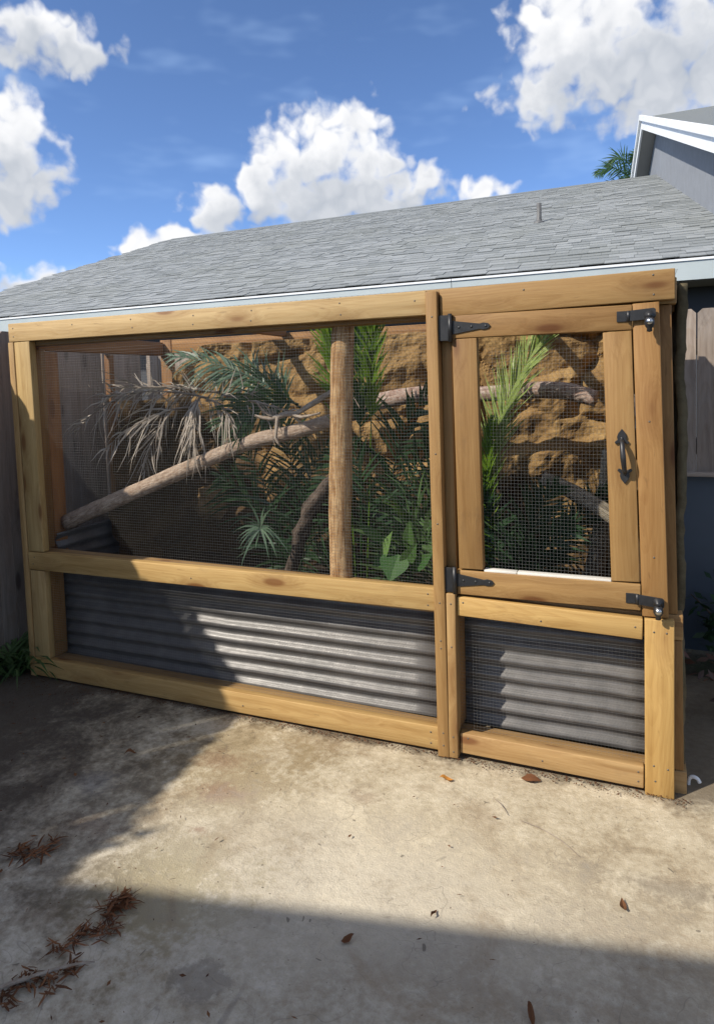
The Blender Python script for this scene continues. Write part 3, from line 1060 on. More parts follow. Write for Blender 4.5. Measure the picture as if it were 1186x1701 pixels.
def fence(name, p0, p1, z0, z1, label, side, rails=(), rs=1):
    root = empty(name, (p0[0], p0[1], 0))
    tag(root, label, 'fence')
    d = V((p1[0] - p0[0], p1[1] - p0[1], 0))
    L = d.length
    d.normalize()
    nrm_ = V((-d.y, d.x, 0)) * side
    r = random.Random(rs)
    meshes = [picket_mesh(z1 - z0 + k) for k in (-0.012, -0.004, 0.0, 0.008)]
    s = 0.07
    while s < L:
        o = link('picket', meshes[r.randrange(4)], root)
        x = V((r.uniform(-0.006, 0.006), 0, 1))
        x = (V((0, 0, 1)) + d * r.uniform(-0.006, 0.006)).normalized()
        z = x.cross(nrm_).normalized()
        y = z.cross(x)
        mw = Matrix((x, y, z)).transposed().to_4x4()
        mw.translation = d * s + nrm_ * r.uniform(-0.002, 0.004) + V((0, 0, z0))
        o.matrix_local = mw
        k = r.uniform(0.75, 1.15)
        o.color = (k, k * 0.98, k * 0.96, 1)
        s += 0.0985
    for zr in rails:
        board3('rail', V((p0[0], p0[1], zr)) - nrm_ * 0.03, V((p1[0], p1[1], zr)) - nrm_ * 0.03, 0.085, 0.036, nrm_, GREYWOOD, root, 0.002, (0.8, 0.78, 0.75))
    s = 0.2
    while s < L:
        q = V((p0[0], p0[1], 0)) + d * s - nrm_ * 0.075
        board3('post', q, q + V((0, 0, z1 - 0.12)), 0.085, 0.085, nrm_, GREYWOOD, root, 0.002, (0.7, 0.68, 0.65))
        s += 2.3
    return root


rear = fence('picket_fence', (-0.34, 1.42), (7.2, 1.42), 0.965, 1.815, 'weathered grey dog-eared fence rising behind the pen at right', -1, (1.10, 1.62), 5)
board3('ledge', (-0.34, 1.405, 0.955), (7.2, 1.405, 0.955), 0.022, 0.07, (0, 1, 0), GREYWOOD, rear, 0.002, (1.1, 1.05, 1.0))
hx = rear.location
lowp = board3('lower_panel', (-0.34, 1.44, 0.47), (7.2, 1.44, 0.47), 0.94, 0.03, (0, 1, 0), BLUEPANEL, rear, 0.002)
lowp['label'] = 'slate blue panel under the pickets'
left = fence('picket_fence', (-0.335, 1.38), (-0.155, -2.95), -0.03, 1.83, 'dark shaded fence running along the left end of the pen', 1, (0.4, 1.5), 11)

# ------------------------------------------------------------------ the pen
pen = empty('animal_enclosure', (1.53, 0.0, 0))
tag(pen, 'large timber and wire mesh animal pen with corrugated metal base panels', 'enclosure')
Y1 = 0.042                                           # face of the second layer behind the mesh
DEP = 1.17                                           # depth of the pen
WARM = (0.86, 0.72, 0.60)
PALE = (1.16, 1.12, 1.08)
B = {}


def fb(name, *a, **k):
    o = fboard(name, *a, parent=pen, **k)
    return o


top_l = fb('top_beam', (-0.002, 1.781), (2.187, 1.776), 0.092, tint=PALE)
top_r = fb('top_beam', (2.240, 1.770), (3.043, 1.779), 0.102, tint=(0.76, 0.63, 0.49))
fb('corner_stud', (0.008, 1.733), (0.026, 0.003), 0.036, 0.0, tint=(0.95, 0.86, 0.76))
lp1 = fb('front_post', (0.082, 1.733), (0.096, 0.664), 0.104, 0.002, tint=(1.02, 0.98, 0.86))
lp2 = fb('front_post', (0.096, 0.566), (0.096, 0.106), 0.098, 0.002, tint=(0.95, 0.90, 0.80))
mid = fb('middle_rail', (0.042, 0.615), (2.197, 0.624), 0.091, -0.001, tint=(1.08, 0.98, 0.78))
bot = fb('bottom_rail', (0.042, 0.057), (2.202, 0.062), 0.094, 0.0, tint=(1.06, 0.94, 0.74))
cpa = fb('centre_stud', (2.212, 1.815), (2.226, 0.002), 0.045, -0.020, 0.058, tint=(0.74, 0.60, 0.46))
fb('centre_stud', (2.257, 1.716), (2.261, 0.664), 0.041, 0.026, 0.05, tint=(0.66, 0.56, 0.46))
cpb = fb('centre_stud', (2.2655, 0.660), (2.2660, 0.004), 0.036, -0.018, 0.056, tint=(0.80, 0.68, 0.56))
jamb = fb('door_jamb', (2.953, 1.723), (2.985, 0.640), 0.084, 0.003, tint=(0.74, 0.56, 0.40))
sub = fb('sill_rail', (2.286, 0.609), (2.944, 0.594), 0.074, -0.003, tint=(1.12, 0.98, 0.72))
rpost = fb('front_post', (2.997, 0.634), (2.999, -0.001), 0.094, -0.006, tint=(1.05, 0.90, 0.62))
rbot = fb('bottom_rail', (2.288, 0.062), (2.948, 0.056), 0.080, 0.0, tint=(0.88, 0.76, 0.65))
# second layer of framing behind the mesh
for (n, a, b_, w, tn) in (('back_rail', (0.01, 1.755), (3.05, 1.762), 0.088, 0.75), ('back_rail', (0.01, 0.612), (3.074, 0.597), 0.089, 0.85),
                          ('back_rail', (0.01, 0.05), (3.088, 0.032), 0.094, 0.85)):
    fb(n, a, b_, w, Y1 + 0.001, 0.075, tint=(tn, tn * 0.86, tn * 0.74), mat=PINE)
for (x0, x1, w, z0, z1) in ((0.064, 0.055, 0.070, 0.66, 1.70), (0.106, 0.106, 0.066, 0.098, 0.567), (2.249, 2.249, 0.07, 0.098, 0.553), (2.235, 2.235, 0.075, 0.655, 1.712),
                            (2.995, 3.018, 0.078, 0.643, 1.715), (3.030, 3.036, 0.085, 0.082, 0.550)):
    fb('back_stud', (x0, z1), (x1, z0), w, Y1 + 0.002, 0.086, tint=(0.62, 0.47, 0.34), mat=PINE)  # stud tint darkened to stand in for the shade behind the front boards
# rest of the box: rear and side framing, roof joists
for x in (0.06, 3.00):
    board3('rear_post', (x, DEP, 0.0), (x, DEP, 1.80), 0.088, 0.038, (0, 1, 0), ROUGH_PINE, pen)
for z in (0.05, 1.755):
    board3('rear_rail', (0.11, DEP, z), (2.95, DEP, z), 0.088, 0.038, (0, 1, 0), ROUGH_PINE, pen)
for x in (0.03, 3.03):
    board3('side_rail', (x, 0.135, 1.74), (x, DEP - 0.025, 1.74), 0.088, 0.038, (1, 0, 0), ROUGH_PINE, pen)
    board3('side_rail', (x, 0.135, 0.05), (x, DEP - 0.025, 0.05), 0.088, 0.038, (1, 0, 0), ROUGH_PINE, pen)
board3('side_stud', (0.030, 0.215, 0.10), (0.030, 0.215, 1.69), 0.088, 0.038, (1, 0, 0), ROUGH_PINE, pen, tint=(1.0, 0.9, 0.85))
board3('side_stud', (0.030, 0.66, 0.10), (0.030, 0.66, 1.69), 0.040, 0.038, (1, 0, 0), ROUGH_PINE, pen, tint=(0.7, 0.65, 0.6))
for x in (0.95, 2.45):
    board3('roof_joist', (x, 0.12, 1.80), (x, DEP - 0.02, 1.80), 0.038, 0.05, (0, 0, 1), ROUGH_PINE, pen)
board3('roof_edge', (0.01, 0.062, 1.816), (3.03, 0.062, 1.822), 0.034, 0.020, (0, 0, 1), PINE, pen, 0.002, (0.8, 0.7, 0.6))

# --- log in the middle of the big opening
lg = tube('log_post', [(1.752, 0.118, 0.60), (1.748, 0.118, 0.82), (1.757, 0.120, 1.05), (1.768, 0.118, 1.30), (1.780, 0.118, 1.55), (1.792, 0.118, 1.742)],
          [0.050, 0.047, 0.050, 0.047, 0.049, 0.047], LOGPEEL, pen, 24, 0.07, seed=4, sub=6)
lg['label'] = 'peeled tan log standing upright in the mesh opening'

# --- wire mesh (1/2 inch)
P_ = 0.0127


def wires(name, x0, x1, z0, z1, y, parent, xs=None):
    s = Soup()
    r = 0.00021
    k = 0
    x = x0
    rr_ = random.Random(int(x0 * 100))
    while x <= x1:
        s.box(((x), y, (z0 + z1) / 2), r * 0.75, r * 0.75, (z1 - z0) / 2)
        x += P_
    z = z0
    while z <= z1:
        s.box(((x0 + x1) / 2, y - 0.001, z), (x1 - x0) / 2, r * 1.15, r * 1.15)
        z += P_
    # the sheet is not perfectly flat
    n0 = len(s.v)
    o = s.build(name, WIRE, parent)
    tag(o, kind='stuff')
    return o


wires('wire_mesh', 0.03, 2.20, 0.03, 1.79, 0.0405, pen)
wires('wire_mesh', 2.272, 3.0, 0.03, 0.60, 0.0405, pen)


def wires_plane(name, org, du, dv, nu, nv, parent, pitch=P_):
    s = Soup()
    du, dv = V(du), V(dv)
    n_ = du.cross(dv)
    lu, lv = nu * pitch, nv * pitch
    for i in range(nu + 1):
        s.box(V(org) + du * i * pitch + dv * lv / 2, 0.00035, 0.00035, lv / 2, du, n_, dv)
    for j in range(nv + 1):
        s.box(V(org) + dv * j * pitch + du * lu / 2, 0.00035, 0.00035, lu / 2, dv, n_, du)
    return tag(s.build(name, WIRE, parent), kind='stuff')


wires_plane('side_mesh', (0.006, 0.14, 0.02), (0, 1, 0), (0, 0, 1), 79, 138, pen)
wires_plane('top_mesh', (0.03, 0.05, 1.832), (1, 0, 0), (0, 1, 0), 119, 43, pen, 0.0254)

# --- corrugated sheets
CORR_P = 0.0675


def corrugated(name, org, du, length, z0, z1, nrm_, amp, parent, phase=0.0, nseg=6):
    org, du, nrm_ = V(org), V(du), V(nrm_)
    nz = int((z1 - z0) / CORR_P * 14)
    vs, fs = [], []
    for j in range(nz + 1):
        z = z0 + (z1 - z0) * j / nz
        h = math.sin(2 * math.pi * (z - z0) / CORR_P + phase)
        h = amp * h
        for i in range(nseg + 1):
            sag = 0.006 * noise.noise(V((i * 1.3 + org.x * 3, z * 1.5, 4.2)))
            vs.append(org + du * length * i / nseg + nrm_ * (h + sag) + V((0, 0, z + 0.004 * noise.noise(V((i * 0.9, 0, 1))))) - parent.location)
    for j in range(nz):
        for i in range(nseg):
            a = j * (nseg + 1) + i
            fs.append((a, a + 1, a + nseg + 2, a + nseg + 1))
    o = mesh(name, vs, fs, CORR, parent, True)
    sd = o.modifiers.new('solid', 'SOLIDIFY')
    sd.thickness = 0.0012
    return o


cl = corrugated('corrugated_panel', (0.075, 0.150, 0), (1, 0, 0), 2.135, 0.07, 0.63, (0, -1, 0), 0.0105, pen, 0.9, 14)
cl['label'] = 'long dark corrugated metal panel under the big mesh opening'
cr = corrugated('corrugated_panel', (2.262, 0.150, 0), (1, 0, 0), 0.735, 0.07, 0.60, (0, -1, 0), 0.0105, pen, 0.2, 8)
cr['label'] = 'short corrugated metal panel below the pen door'
cs = corrugated('corrugated_panel', (0.056, 0.17, 0), (0, 1, 0), 0.95, 0.09, 0.72, (1, 0, 0), 0.009, pen, 0.2, 6)
# right side: foam lining seen through the mesh wrapped round the corner
vs, fs = [], []
NYs, NZs = 44, 70
for j in range(NZs + 1):
    for i in range(NYs + 1):
        y = 0.10 + (DEP - 0.06) * i / NYs
        z = 0.02 + 1.77 * j / NZs
        b_ = 0.012 * noise.noise(V((y * 6, z * 6, 3))) + 0.008 * noise.noise(V((y * 22, z * 22, 5)))
        vs.append((3.082 + b_ - pen.location.x, y, z))
for j in range(NZs):
    for i in range(NYs):
        a = j * (NYs + 1) + i
        fs.append((a, a + 1, a + NYs + 2, a + NYs + 1))
o = mesh('side_lining', vs, fs, BACKFOAM, pen, True)
sd = o.modifiers.new('solid', 'SOLIDIFY')
sd.thickness = 0.03

# --- door
door = empty('door', (0, 0, 0))
door.parent = pen
door.location = V((2.61, 0, 1.19)) - pen.location
DLOC = V((2.61, 0, 1.19))


class _P:                                            # world base of the door for the helpers
    pass


def dboard(name, a, b, w, y0=0.0, tint=None):
    return board3(name, (a[0], y0 + 0.019, a[1]), (b[0], y0 + 0.019, b[1]), w, 0.038, (0, 1, 0), PINE, door, 0.0035, tint, DLOC)


dboard('door_rail', (2.288, 1.679), (2.911, 1.676), 0.086, 0.0, (0.64, 0.50, 0.37))
dboard('door_stile', (2.331, 1.634), (2.343, 0.757), 0.094, 0.001, (0.64, 0.51, 0.38))
dboard('door_stile', (2.863, 1.631), (2.889, 0.757), 0.093, 0.002, (0.72, 0.58, 0.43))
dboard('door_rail', (2.287, 0.703), (2.938, 0.706), 0.094, 0.0, (0.74, 0.60, 0.45))


def to_door(o):
    o.parent = door
    return o


s = Soup()
x = 2.376
while x < 2.85:
    s.box((x, 0.044, 1.19), 0.0002, 0.0002, 0.46)
    x += P_
z = 0.73
while z < 1.66:
    s.box((2.61, 0.043, z), 0.245, 0.00021, 0.00021)
    z += P_
for i in range(len(s.v)):
    s.v[i] -= DLOC
o = s.build('wire_mesh', WIRE, None)
o.parent = door
tag(o, kind='stuff')
# pale strip on the lower ledge of the door opening
for (a, b_) in ((2.392, 2.512), (2.515, 2.842)):
    board3('ledge_strip', (a, 0.022, 0.7545), (b_, 0.022, 0.7545), 0.008, 0.034, (0, 1, 0), PALETRIM, door, 0.001, (1, 1, 1), DLOC)


def dome(name, x, y, z, r, mat, parent, base, h=0.5):
    """screw head standing on a vertical face"""
    vs, fs = [], []
    n = 8
    for (rr_, yy) in ((1.0, 0.0), (0.9, -0.35 * h), (0.55, -0.8 * h), (0.2, -h)):
        for k in range(n):
            th = 2 * math.pi * k / n
            vs.append(V((x + r * rr_ * math.cos(th), y + r * yy, z + r * rr_ * math.sin(th))) - base)
    for i in range(3):
        for k in range(n):
            k2 = (k + 1) % n
            fs.append((i * n + k, i * n + k2, (i + 1) * n + k2, (i + 1) * n + k))
    fs.append(tuple(range(3 * n, 4 * n)))
    return mesh(name, vs, fs, mat, parent, True)


def join(name, objs, parent, base):
    """merge freshly made meshes (all in world coordinates, unparented) into one part"""
    bm = bmesh.new()
    for o in objs:
        tmp = o.data.copy()
        tmp.transform(o.matrix_local)
        bm.from_mesh(tmp)
        bpy.data.meshes.remove(tmp)
    mats = objs[0].data.materials[0]
    bmesh.ops.translate(bm, vec=-base, verts=bm.verts)
    me = bpy.data.meshes.new(name)
    bm.to_mesh(me)
    bm.free()
    me.materials.append(mats)
    for o in objs:
        bpy.data.objects.remove(o)
    return link(name, me, parent)


# hinges
Z0 = V((0, 0, 0))
for zc, lab in ((1.676, None), (0.712, None)):
    x0 = 2.286
    hp_ = [extrude_outline('h', [(2.243, zc - 0.048), (2.275, zc - 0.048), (2.275, zc + 0.048), (2.243, zc + 0.048)], 0.006, BLACKIRON, None, -0.010),
           extrude_outline('h', [(x0, zc - 0.026), (x0 + 0.045, zc - 0.019), (x0 + 0.105, zc - 0.010), (x0 + 0.118, zc - 0.013), (x0 + 0.136, zc - 0.010), (x0 + 0.145, zc),
                                 (x0 + 0.136, zc + 0.010), (x0 + 0.118, zc + 0.013), (x0 + 0.105, zc + 0.010), (x0 + 0.045, zc + 0.019), (x0, zc + 0.026)], 0.005, BLACKIRON, None, -0.0052)]
    # the post leaf reaches back to the recessed stud
    hp_.append(extrude_outline('h', [(2.2365, zc - 0.047), (2.2435, zc - 0.047), (2.2435, zc + 0.047), (2.2365, zc + 0.047)], 0.034, BLACKIRON, None, -0.008))
    hp_.append(ring_mesh('h', [(0.0, -0.052), (0.008, -0.052), (0.008, 0.052), (0.0, 0.052)], V((2.281, -0.010, zc)), BLACKIRON, None, 12))
    o = join('hinge', hp_, door, DLOC)
    for (dx, dz) in ((0.028, 0.0), (0.075, 0.0), (0.128, 0.0)):
        d_ = dome('hinge_screw', x0 + dx, -0.0052, zc + dz, 0.0055, BLACKIRON, door, DLOC)
# handle: spear shaped ends and a bowed grip
HX0, HX1 = 2.878, 2.887


def spear(cx, cz, up):
    o_ = [(-0.006, -0.014), (-0.020, -0.020), (-0.024, -0.012), (-0.014, -0.004), (-0.016, 0.006), (-0.012, 0.018), (0.0, 0.034),
          (0.012, 0.018), (0.016, 0.006), (0.014, -0.004), (0.024, -0.012), (0.020, -0.020), (0.006, -0.014)]
    return [(cx + a, cz + b_ * up) for a, b_ in o_]


hp_ = [extrude_outline('h', spear(HX0, 1.262, 1), 0.007, BLACKIRON, None, -0.0055), extrude_outline('h', spear(HX1, 1.138, -1)[::-1], 0.007, BLACKIRON, None, -0.0055)]
o = tube('h', [(HX0, -0.004, 1.257), (HX0 + 0.001, -0.026, 1.244), (HX0 + 0.004, -0.040, 1.200), (HX1 - 0.001, -0.026, 1.156), (HX1, -0.004, 1.143)], [0.007, 0.008, 0.0095, 0.008, 0.007], BLACKIRON, None, 10, sub=5)
hp_.append(o)
o = join('handle', hp_, door, DLOC)
o['label'] = 'black iron pull handle with spear shaped ends'
for z in (1.262, 1.138):
    dome('handle_screw', HX0 + (1.262 - z) * 0.07, -0.0056, z, 0.006, BLACKIRON, door, DLOC)
# hasps with hanging locks
for (xa, xb, zc, dz) in ((2.862, 2.984, 1.680, 0.004), (2.890, 3.012, 0.702, -0.008)):
    hp_ = [extrude_outline('h', [(xa, zc - 0.018), (xa + 0.034, zc - 0.018), (xa + 0.034, zc + 0.018), (xa, zc + 0.018)], 0.004, BLACKIRON, None, -0.005),
           extrude_outline('h', [(xa + 0.040, zc - 0.018), (xb - 0.006, zc - 0.018 + dz), (xb, zc - 0.010 + dz), (xb, zc + 0.014 + dz), (xb - 0.006, zc + 0.019 + dz), (xa + 0.040, zc + 0.018)], 0.004, BLACKIRON, None, -0.012),
           ring_mesh('h', [(0.0, -0.018), (0.006, -0.018), (0.006, 0.018), (0.0, 0.018)], V((xa + 0.037, -0.009, zc)), BLACKIRON, None, 10),
           ring_mesh('h', [(0.016, 0.0), (0.016, -0.012), (0.010, -0.014), (0.008, -0.030), (0.0, -0.030)], V((xb - 0.020, -0.010, zc - 0.003)), BLACKIRON, None, 14, 'Y')]
    join('hasp', hp_, door, DLOC)
    lk = ring_mesh('swivel_lock', [(0.0, 0.004), (0.010, 0.002), (0.015, -0.006), (0.016, -0.020), (0.012, -0.030), (0.008, -0.034), (0.009, -0.044), (0.0, -0.047)],
                   V((xb - 0.020, -0.034, zc - 0.012)), BLACKIRON, None, 14)
    join('swivel_lock', [lk], door, DLOC)
    gl = ring_mesh('lock_core', [(0.0105, 0.0), (0.0105, -0.004), (0.0, -0.005)], V((xb - 0.020, -0.050, zc - 0.024)), STEEL, None, 12, 'Y')
    join('lock_core', [gl], door, DLOC)

# screws in the front boards
SM = None


def screw(x, z, y=-0.001):
    global SM
    if SM is None:
        d_ = dome('screw', 0, 0, 0, 0.0036, SCREW, None, Z0, 0.4)
        SM = d_.data
        bpy.data.objects.remove(d_)
    o_ = link('screw', SM, pen)
    o_.location = V((x, y, z)) - pen.location
    return o_


rs = random.Random(5)
for (x, zs) in ((0.03, (1.80, 1.757)), (0.42, (1.795,)), (0.78, (1.802, 1.762)), (1.12, (1.80, 1.76)), (1.42, (1.798, 1.758)), (1.83, (1.797, 1.757)), (2.14, (1.79,)),
                (2.55, (1.80,)), (2.98, (1.81, 1.75))):
    for z in zs:
        screw(x + rs.uniform(-0.004, 0.004), z + rs.uniform(-0.004, 0.004), -0.0005)
for (x, z) in ((0.075, 0.60), (0.085, 0.635), (2.17, 0.645), (2.17, 0.60), (1.05, 0.61), (0.09, 0.04), (0.09, 0.08), (2.17, 0.04), (2.17, 0.085), (1.3, 0.05)):
    screw(x, z, -0.0015)
for z in (1.72, 1.2, 0.93, 0.62, 0.47, 0.44, 0.10, 0.05):
    screw(2.214 + (1.8 - z) * 0.0075, z, -0.0205)
for z in (0.62, 0.45, 0.09, 0.03):
    screw(2.266, z, -0.0185)
for (x, z) in ((2.98, 0.59), (3.02, 0.59), (2.98, 0.11), (3.025, 0.105), (2.985, 0.055), (2.955, 1.70), (2.965, 1.32), (2.98, 0.85), (2.985, 0.67)):
    screw(x, z, -0.0065 if z < 0.64 else 0.0025)
for (x, z) in ((2.31, 0.625), (2.60, 0.585), (2.92, 0.60), (2.32, 0.085), (2.93, 0.075), (2.93, 0.04), (2.60, 0.05)):
    screw(x, z, -0.0035 if z > 0.3 else -0.0005)

# ------------------------------------------------------------------ faux rock lining
path = []
y = 0.52
while y < DEP - 0.16:
    path.append((0.075, y, V((1, 0, 0))))
    y += 0.013
for k in range(8):
    a = k / 7 * math.pi / 2
    path.append((0.175 - 0.1 * math.cos(a), DEP - 0.15 + 0.1 * math.sin(a), V((math.cos(a), -math.sin(a), 0))))
x = 0.19
while x < 2.86:
    path.append((x, DEP - 0.05, V((0, -1, 0))))
    x += 0.0125
for k in range(8):
    a = k / 7 * math.pi / 2
    path.append((2.87 + 0.1 * math.sin(a), DEP - 0.15 + 0.1 * math.cos(a), V((-math.sin(a), -math.cos(a), 0))))
y = DEP - 0.16
while y > 0.16:
    path.append((2.97, y, V((-1, 0, 0))))
    y -= 0.015
NV = 135
vs, fs = [], []
arc = 0.0
prev = None


def rock_h(s_, z):
    wv = noise.noise_vector(V((s_ * 2.2, z * 2.2, 1.7)))
    q = V((s_ + wv.x * 0.16, z + wv.y * 0.16, 0))
    base = 0.115 * noise.fractal(V((s_ * 1.5, z * 1.2, 8)), 1.0, 2.0, 3)
    # overhanging ledges
    zz = (z + 0.22 * noise.noise(V((s_ * 1.1, z * 0.7, 3))) + 0.03 * noise.noise(V((s_ * 6, z * 6, 9)))) / 0.36
    fr_ = zz - math.floor(zz)
    k_ = 0.5 + 0.5 * noise.noise(V((s_ * 1.6, math.floor(zz) * 3.1, 5)))
    ledge = 0.15 * k_ * (fr_ ** 1.4) * (1.0 if fr_ < 0.86 else (1.0 - fr_) / 0.14)
    # broken crevices
    d_, p_ = noise.voronoi(q * 2.6 + V((4, 2.8, 0)))
    c_ = max(0.0, 1.0 - (d_[1] - d_[0]) * 6.0) ** 1.5
    gate = max(0.0, min(1.0, 0.45 + 1.6 * noise.noise(V((s_ * 2.4, z * 2.4, 12)))))
    mid_ = 0.030 * noise.fractal(V((s_ * 5.5, z * 5.5, 2)), 0.9, 2.0, 4)
    fine = 0.007 * noise.fractal(V((s_ * 19, z * 19, 2)), 0.8, 2.0, 3)
    return max(0.0, 0.07 + base + ledge + mid_ + fine - 0.085 * c_ * gate)


for (x, y, n_) in path:
    if prev is not None:
        arc += math.hypot(x - prev[0], y - prev[1])
    prev = (x, y)
    leftness = max(0.0, min(1.0, (0.9 - arc) / 0.3))
    top = 1.745 - 0.33 * leftness + 0.02 * noise.noise(V((arc * 5, 0, 0)))
    fade = 1.0
    if x > 2.9:
        fade = 0.45
    for j in range(NV + 1):
        z = 0.06 + (top - 0.06) * j / NV
        h = rock_h(arc, z) * fade
        vs.append((x + n_.x * h, y + n_.y * h, z))
np_ = len(path)
for i in range(np_ - 1):
    for j in range(NV):
        a = i * (NV + 1) + j
        fs.append((a, a + NV + 1, a + NV + 2, a + 1))
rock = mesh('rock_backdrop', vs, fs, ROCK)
tag(rock, 'craggy ochre faux rock lining along the back of the pen', 'rock wall')

# soil bed
vs, fs = [], []
NXs, NYs = 90, 32
for j in range(NYs + 1):
    for i in range(NXs + 1):
        x = 0.08 + 2.88 * i / NXs
        y = 0.175 + (DEP - 0.25) * j / NYs
        z = 0.33 + 0.05 * noise.fractal(V((x * 2.5, y * 2.5, 0)), 1, 2, 4) + 0.07 * j / NYs
        vs.append((x, y, z))
for j in range(NYs):
    for i in range(NXs):
        a = j * (NXs + 1) + i
        fs.append((a, a + 1, a + NXs + 2, a + NXs + 1))
tag(mesh('soil_bed', vs, fs, SOIL, None, True), 'dark soil bed on the floor of the pen', 'soil', kind='stuff')

def loose_rock(label, c, r_, seed):
    bm = bmesh.new()
    bmesh.ops.create_icosphere(bm, subdivisions=4, radius=1.0)
    for v_ in bm.verts:
        d_ = v_.co.normalized()
        k = 1 + 0.35 * noise.fractal(d_ * 1.6 + V((seed, 0, 0)), 1.0, 2.0, 5) + 0.10 * noise.noise(d_ * 7 + V((0, seed, 0)))
        v_.co = V((d_.x * r_[0] * k + c[0], d_.y * r_[1] * k + c[1], d_.z * r_[2] * k + c[2]))
    me = bpy.data.meshes.new('rock')
    bm.to_mesh(me)
    bm.free()
    me.materials.append(LOOSEROCK)
    return tag(link('rock', me), label, 'rock')


loose_rock('small ochre rock half hidden low under the sloping branch', (0.62, 0.80, 0.80), (0.10, 0.08, 0.10), 3)
loose_rock('dull brown boulder behind the base of the palm in the door', (2.66, 0.80, 0.62), (0.16, 0.10, 0.16), 6)

# ------------------------------------------------------------------ branches in the pen


def branch(name, pts, radii, mat, label, n=14, rough=0.12, seed=0, flute=0.0, sub=6, cat='branch'):
    o = tube(name, pts, radii, mat, None, n, rough, True, seed, flute, sub)
    return tag(o, label, cat)


branch('branch', [(0.062, 0.245, 0.765), (0.35, 0.29, 0.885), (0.75, 0.34, 1.045), (1.12, 0.39, 1.19), (1.40, 0.43, 1.255), (1.70, 0.50, 1.34)],
       [0.044, 0.041, 0.040, 0.037, 0.036, 0.033], BRANCH, 'long bare branch sloping up from the left end to the upright log', seed=1)
branch('branch', [(1.50, 0.82, 1.355), (1.724, 0.80, 1.386), (1.927, 0.78, 1.414), (2.24, 0.75, 1.408), (2.471, 0.73, 1.424), (2.634, 0.72, 1.415), (2.765, 0.70, 1.378)],
       [0.048, 0.045, 0.043, 0.039, 0.040, 0.039, 0.037], PERCHBARK, 'stout reddish grey perch branch lying level behind the door', seed=2)
branch('branch', [(1.33, 0.36, 0.40), (1.38, 0.36, 0.60), (1.44, 0.36, 0.78), (1.50, 0.37, 0.90), (1.60, 0.40, 1.04)],
       [0.030, 0.029, 0.032, 0.036, 0.026], DARKBARK, 'dark gnarled branch leaning behind the foot of the log', seed=3, rough=0.55)
branch('branch', [(2.549, 0.52, 1.041), (2.699, 0.50, 0.975), (2.829, 0.48, 0.898), (2.93, 0.46, 0.84)], [0.030, 0.034, 0.036, 0.036], PALEBARK,
       'pale ridged branch slanting down at the right of the door', seed=4, flute=0.12, rough=0.16)
branch('branch', [(2.71, 0.62, 0.36), (2.758, 0.61, 0.60), (2.796, 0.60, 0.88), (2.822, 0.59, 1.16)], [0.045, 0.042, 0.036, 0.028], PALEBARK,
       'upright fissured grey branch in the lower right of the door opening', seed=5, flute=0.16, rough=0.18)
tw = empty('twig', (1.3, 0.41, 1.30))
tag(tw, 'forked dry grey twig resting on the long sloping branch', 'twig')
tube('stem', [(1.20, 0.36, 1.335), (1.28, 0.37, 1.318), (1.36, 0.38, 1.338), (1.42, 0.375, 1.342), (1.49, 0.37, 1.375), (1.62, 0.37, 1.445)], [0.006, 0.011, 0.014, 0.013, 0.014, 0.013], TWIG, tw, 8, 0.25, seed=3, sub=2)
tube('side_shoot', [(1.32, 0.372, 1.325), (1.325, 0.35, 1.275), (1.322, 0.345, 1.225), (1.345, 0.34, 1.19)], [0.009, 0.008, 0.008, 0.005], TWIG, tw, 8, 0.25, seed=5, sub=2)
tube('side_shoot', [(1.30, 0.37, 1.322), (1.25, 0.35, 1.36), (1.235, 0.33, 1.40)], [0.008, 0.006, 0.003], TWIG, tw, 8, 0.2, seed=6, sub=2)
tube('side_shoot', [(1.40, 0.375, 1.34), (1.46, 0.35, 1.325), (1.57, 0.33, 1.345)], [0.009, 0.007, 0.005], TWIG, tw, 8, 0.2, seed=7, sub=2)

# ------------------------------------------------------------------ palms in the pen


def palm_plant(name, label, base, fronds, mat, cat='palm', rmat=None):
    root = empty(name, base)
    tag(root, label, cat)
    for k, f in enumerate(fronds):
        kw = dict(f[3]) if len(f) > 3 else {}
        kw.setdefault('seed', hash((name, k)) % 1 + k * 13 + int(base[0] * 100))
        mm = kw.pop('mat', mat)
        frond(root, f[0], f[1], f[2], mat=mm, rmat=rmat, **kw)
    return root


